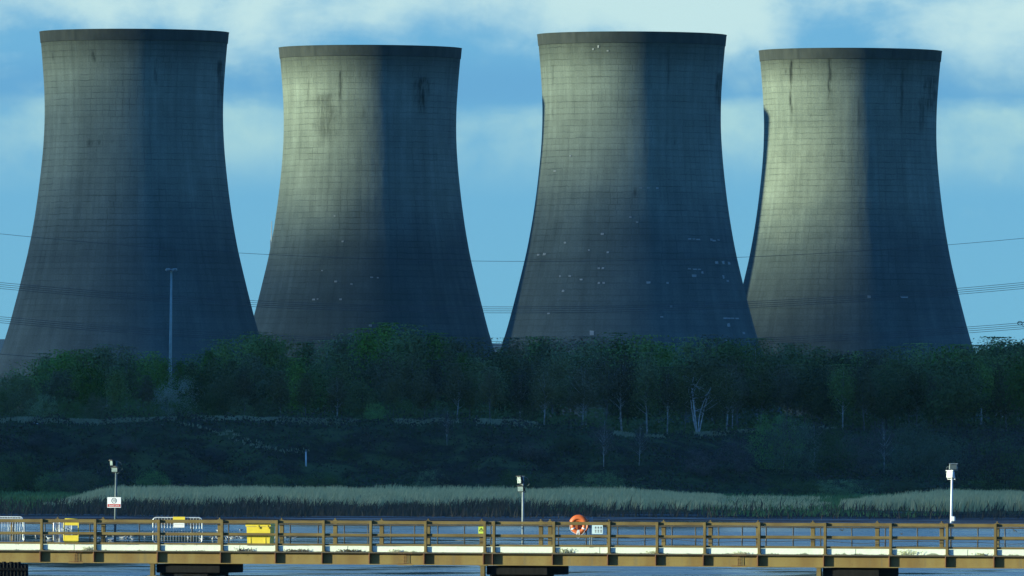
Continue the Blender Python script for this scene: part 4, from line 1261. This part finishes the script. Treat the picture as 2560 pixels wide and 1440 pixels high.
mb.build('rope', M['white_paint'], lb, True)
# notice board
w_ = W-.72
x0, x1 = ju(1480,w_), ju(1507,w_); zt, zb_ = jz(1493,1311,w_), jz(1493,1335,w_)
nb_ = empty('notice_board', J((x0+x1)/2,w_,(zt+zb_)/2), 'pale notice board with six small pictograms beside the lifebuoy', 'sign', rz=-YAW)
hx, hz = (x1-x0)/2, (zt-zb_)/2
mb = MB(); mb.box(-hx,hx,-.01,0,-hz,hz); mb.build('panel', M['sign_blue'], nb_)
for i in range(3):
    for j in range(2):
        mb = MB(); cx, cz = -hx*.32+i*hx*.5, hz*.38-j*hz*.72
        mb.lathe([(0,-.015),(.036,-.015),(.036,-.0105)],14,(cx,0,cz),axis='y'); mb.box(cx-.034,cx+.034,-.0145,-.011,cz-.075,cz-.052)
        mb.build('pictogram', M['steel_grey'], nb_)

# black timber dolphin at the lower left
p_ = at(30, 1425, 470)
dl = empty('timber_dolphin', (p_.x,470,0), 'black cluster of weathered timber piles at the lower left corner', 'dolphin')
sc = F/470
for row in range(3):
    for k in range(-12, 9):
        x_ = (k*9.0-2)/sc; 
        if x_*sc > 42: continue
        zt = H-(1410+rnd.uniform(-3,4)+max(0,(x_*sc-18)*.30)-YH)/sc - .02
        mb = MB(); mb.tube([(x_,row*.16,-2.5),(x_,row*.16,zt-.05),(x_+rnd.uniform(-.01,.01),row*.16,zt)],[.10,.098,.06+rnd.uniform(0,.03)],8)
        mb.build('pile', M['tar_timber'], dl)
mb = MB(); mb.box(-112/sc,40/sc,-.14,-.085,H-(1424-YH)/sc-.1,H-(1424-YH)/sc); mb.build('waling', M['tar_timber'], dl)

# gulls on the water seen through the railing
mb = MB()
secs = [(-.30,.02,.13),(-.22,.05,.12),(-.08,.10,.10),(.06,.105,.10),(.14,.07,.14),(.19,.045,.20),(.23,.05,.24),(.28,.035,.24),(.33,.012,.225)]
n_ = 8; vs = []; fs = []
for (x_, r_, z_) in secs:
    for k in range(n_): vs.append((x_, r_*math.cos(2*math.pi*k/n_), z_+r_*.85*math.sin(2*math.pi*k/n_)))
for i in range(len(secs)-1):
    for k in range(n_): fs.append((i*n_+k,i*n_+(k+1)%n_,(i+1)*n_+(k+1)%n_,(i+1)*n_+k))
mb.add(vs, fs)
for s_ in (-1,1): mb.add([(.08,s_*.09,.16),(-.10,s_*.115,.17),(-.36,s_*.03,.17),(-.12,s_*.10,.08)],[(0,1,2,3)],1)
gull_me = mb.mesh('gull', [M['gull_white'],M['gull_grey']], True)
spots = []
for _ in range(24): spots.append((rnd.gauss(610,75), rnd.uniform(1340,1350)))
for _ in range(16): spots.append((rnd.uniform(250,420), rnd.uniform(1336,1352)))
spots += [(297,1311),(90,1340),(100,1339),(122,1348),(470,1345),(545,1328),(602,1327),(240,1349)]
for (px, py) in spots:
    d = ray(px, py); Y = d.y*(-H/d.z); p = CAM + d*(-H/d.z)
    o = link('gull', gull_me, None, (p.x,p.y,-.03), rnd.uniform(0,6.28)); s_ = rnd.uniform(.8,1.25); o.scale = (s_,s_,s_)
    tag(o, 'pale gull on the river behind the left half of the jetty railing', 'gull', 'gulls resting on the river')
# dark birds flying low over the river
def bird(px, py, Y, span, roll, lab):
    mb = MB(); p = at(px, py, Y)
    mb.tube([(-.0,-.25,0),(0,-.1,0),(0,.12,.02),(0,.26,.03)],[.02,.06,.05,.01],7)
    for s_ in (-1,1):
        a = Vector((s_*.04,.08,.02)); b = Vector((s_*span*.25,.1,span*.16)); c = Vector((s_*span*.5,-.05,-span*.02))
        mb.add([a,b,c,(b+Vector((0,-.16,-.01))),(a+Vector((0,-.16,0)))],[(0,1,3,4),(1,2,3)]); mb.add([x+Vector((0,0,-.012)) for x in (a,b,c,(b+Vector((0,-.16,-.01))),(a+Vector((0,-.16,0))))],[(4,3,1,0),(3,2,1)])
    o = mb.build('bird', M['bird_dark'], loc=p); o.rotation_euler = (0,roll,.3)
    tag(o, lab, 'bird', 'dark birds flying over the river')
bird(2105,1326,900,.55,.0,'dark bird with arched wings low over the water, left of the right floodlight')
bird(2536,1327,850,.5,.5,'dark bird flying low over the water at the far right edge')
bird(2254,1335,1000,.4,-.2,'small dark bird low over the water between the two larger birds')

# ------------------------------------------------------------------ sun, unseen shade cloud, sky, camera
PHI, ELEV = R(80), R(10)
S = Vector((-math.sin(PHI)*math.cos(ELEV), -math.cos(PHI)*math.cos(ELEV), math.sin(ELEV)))
sun = bpy.data.lights.new('sun', 'SUN'); sun.energy = 5.0; sun.angle = R(1.2); sun.color = (.97,1.0,.70)
so = bpy.data.objects.new('sun', sun); col.objects.link(so)
so.rotation_euler = S.to_track_quat('Z', 'Y').to_euler(); so.location = (-60,-40,60)

# unseen cloud, its outline shaped to shade the far bank and tower feet
CA = 600.0
NXc, NYc = 120, 160
xi = 1-(1-np.linspace(0,1,NXc))**1.5; yj = np.linspace(0,1,NYc)
XI, YJ = np.meshgrid(xi, yj)
Q = 1062 + (2990-1062)*YJ
xright = np.interp(Q, [1000,2700,2776,2810,2842,2866,2990], [-2700,-2700,-2705,-2790,-2800,-2925,-2945]) + (fbm(Q*.011, Q*0, 41)-.5)*34
CX = -4300 + (xright+4300)*XI
q_off = (fbm(CX*.004, CX*0+.3, 40)-.5)*30*np.sin(math.pi*YJ/2+math.pi/2)**8
CYv = Q + q_off + .176*(CX+3000)
env = (np.sin(math.pi*np.clip(XI,0,1))*np.sin(math.pi*YJ))**.45
bump = fbm(CX*.006, CYv*.006, 44, 5)
room = np.clip(.14*(xright-CX), 0, 400)
CZt = CA + np.minimum(env*(60+200*bump), room); CZb = CA - env*(8+18*fbm(CX*.008,CYv*.008,50))
V = np.concatenate([np.stack([CX,CYv,CZt],-1).reshape(-1,3), np.stack([CX,CYv,CZb],-1).reshape(-1,3)])
idx = np.arange(NXc*NYc).reshape(NYc,NXc)
qt = np.stack([idx[:-1,:-1],idx[:-1,1:],idx[1:,1:],idx[1:,:-1]],-1).reshape(-1,4)
qb = (qt+NXc*NYc)[:,::-1]
tag(link('shade_cloud', np_mesh('shade_cloud', V, np.concatenate([qt,qb]), M['shade_cloud'], smooth=True)), kind='structure')

w = bpy.data.worlds.new('World'); scene.world = w; w.use_nodes = True
t = w.node_tree; t.nodes.clear(); nt = NT(t)
sky = nt.n('ShaderNodeTexSky', sky_type='NISHITA', sun_disc=False, sun_elevation=ELEV, sun_rotation=math.atan2(S.x, S.y), altitude=20, air_density=1.0, dust_density=.3, ozone_density=4.0)
gen = nt.n('ShaderNodeTexCoord').outputs['Generated']
s = nt.n('ShaderNodeSeparateXYZ', {'Vector':gen})
az = nt.m('MULTIPLY', nt.m('ARCTAN2', s.outputs[0], s.outputs[1]), 28.9)
el = nt.m('MULTIPLY', nt.m('ARCSINE', s.outputs[2]), 28.9)
def gauss(cx, cy, rx, ry):
    a = nt.m('DIVIDE', nt.m('SUBTRACT', az, cx), rx); b = nt.m('DIVIDE', nt.m('SUBTRACT', el, cy), ry)
    return nt.m('EXPONENT', nt.m('MULTIPLY', nt.m('ADD', nt.m('MULTIPLY',a,a), nt.m('MULTIPLY',b,b)), -1))
def total(*v):
    r_ = v[0]
    for x in v[1:]: r_ = nt.m('ADD', r_, x)
    return r_
uv = nt.n('ShaderNodeCombineXYZ', {'X':az,'Y':el,'Z':0}).outputs[0]
n1 = nt.noise(nt.map(uv,(1.0,1.9,1),(1.7,.4,0)), 1.6, 6, .55, .3)
n2 = nt.noise(nt.map(uv,(.8,2.2,1),(5.2,2.4,0)), 2.6, 5, .6)
n3 = nt.noise(nt.map(uv,(1,1,1),(9.2,1.4,0)), 5.0, 5, .6)
# low bank with a crisp, slightly ragged top that dissolves downward
edge = nt.m('ADD', .905, nt.m('ADD', nt.m('MULTIPLY', nt.m('SUBTRACT', n2, .5), .12), nt.m('MULTIPLY', nt.m('SUBTRACT', n1, .5), .16)))
bank = nt.m('MULTIPLY', nt.ss(el, nt.m('ADD',edge,.035), nt.m('SUBTRACT',edge,.03)), nt.ss(el, .66, .84))
bank = nt.m('MULTIPLY', bank, nt.mr(total(n1,nt.m('MULTIPLY',nt.m('SUBTRACT',n3,.5),.8)),.28,.68,.15,1.05))
# high cumulus
def g(cx, cy, rx, ry, k): return nt.m('MULTIPLY', gauss(cx,cy,rx,ry), k)
bias = total(g(.40,1.14,.20,.13,.42), g(.05,1.15,.18,.14,.26), g(-.32,1.16,.24,.10,.24), g(-.95,1.12,.5,.12,.16), g(.80,1.12,.13,.13,-.10), g(1.18,1.13,.26,.08,.30), g(.22,1.05,.05,.09,-.12))
nn = total(nt.m('MULTIPLY_ADD', n1, 1.6, -.30), nt.m('MULTIPLY',nt.m('SUBTRACT',n3,.5),.55), nt.m('MULTIPLY',nt.m('SUBTRACT',n2,.5),.25), bias, nt.m('MULTIPLY',nt.m('SUBTRACT',nt.m('MINIMUM',el,1.16),1.0),.75))
hi = nt.m('MULTIPLY', nt.ss(nn, .40, .98), nt.ss(el, .90, .97))
wisp = nt.m('MULTIPLY', nt.ss(total(n3, g(1.2,.76,.16,.12,.25)), .55, .80), nt.m('MULTIPLY', gauss(1.22,.80,.22,.14), .6))
hi = nt.m('MAXIMUM', hi, wisp)
dens = nt.m('MAXIMUM', bank, hi)
wide = nt.ss(el, 6, 2.5)
dens = nt.m('ADD', nt.m('MULTIPLY', dens, wide), nt.m('MULTIPLY', nt.m('SUBTRACT',1,wide), .04))
SKYB = nt.n('ShaderNodeRGB'); SKYB.outputs[0].default_value = (.17,.92,1.75,1)     # clear-air tint
base = nt.mix(1.0, sky.outputs[0], SKYB.outputs[0], 'MULTIPLY')
CLD = nt.mix(nt.ss(el,.93,1.05), (2.6,4.4,4.75,1), (3.8,5.35,5.4,1))
band = nt.m('MULTIPLY', nt.m('MULTIPLY', nt.ss(el,.86,.94), nt.ss(el,1.06,.96)), .25)
base = nt.mix(nt.m('MULTIPLY', nt.ss(el, 7, 1.6), .92), base, nt.mix(nt.ss(el,.2,1.1), (1.22,3.2,4.6,1), (1.12,3.0,4.7,1)))
base = nt.mix(nt.m('MULTIPLY',band,1.7), base, (.78,2.3,4.15,1))
colr = nt.mix(nt.m('MULTIPLY',dens,.95), base, CLD)
bg = nt.n('ShaderNodeBackground', {'Strength':.1}); nt.put(bg.inputs['Color'], colr)
out = nt.n('ShaderNodeOutputWorld'); nt.L.new(bg.outputs[0], out.inputs[0])

hm_, hnt, hb_, hout = new_mat('haze')
hm_.node_tree.nodes.remove(hb_)
pv = hnt.n('ShaderNodeVolumePrincipled', {'Color':(.24,.62,.80,1),'Density':0.9e-5,'Anisotropy':0.0})
hnt.L.new(pv.outputs[0], hout.inputs['Volume'])
mb = MB(); mb.box(-9500,9500,-3400,20400,-4.0,142.0)
tag(mb.build('haze', hm_), kind='stuff', label='thin blue haze lying over the river and the power station', cat='haze')

cam = bpy.data.cameras.new('camera'); cam.sensor_width = 36; cam.lens = F/2560*36; cam.clip_start = 1; cam.clip_end = 60000
co = bpy.data.objects.new('camera', cam); col.objects.link(co)
mt = Matrix((cr, cu_, -cf)).transposed().to_4x4(); mt.translation = CAM
co.matrix_world = mt
scene.camera = co
scene.view_settings.view_transform = 'Standard'; scene.view_settings.look = 'None'; scene.view_settings.gamma = 1; scene.view_settings.exposure = 0.6
scene.cycles.use_denoising = True
scene.cycles.max_bounces = 6
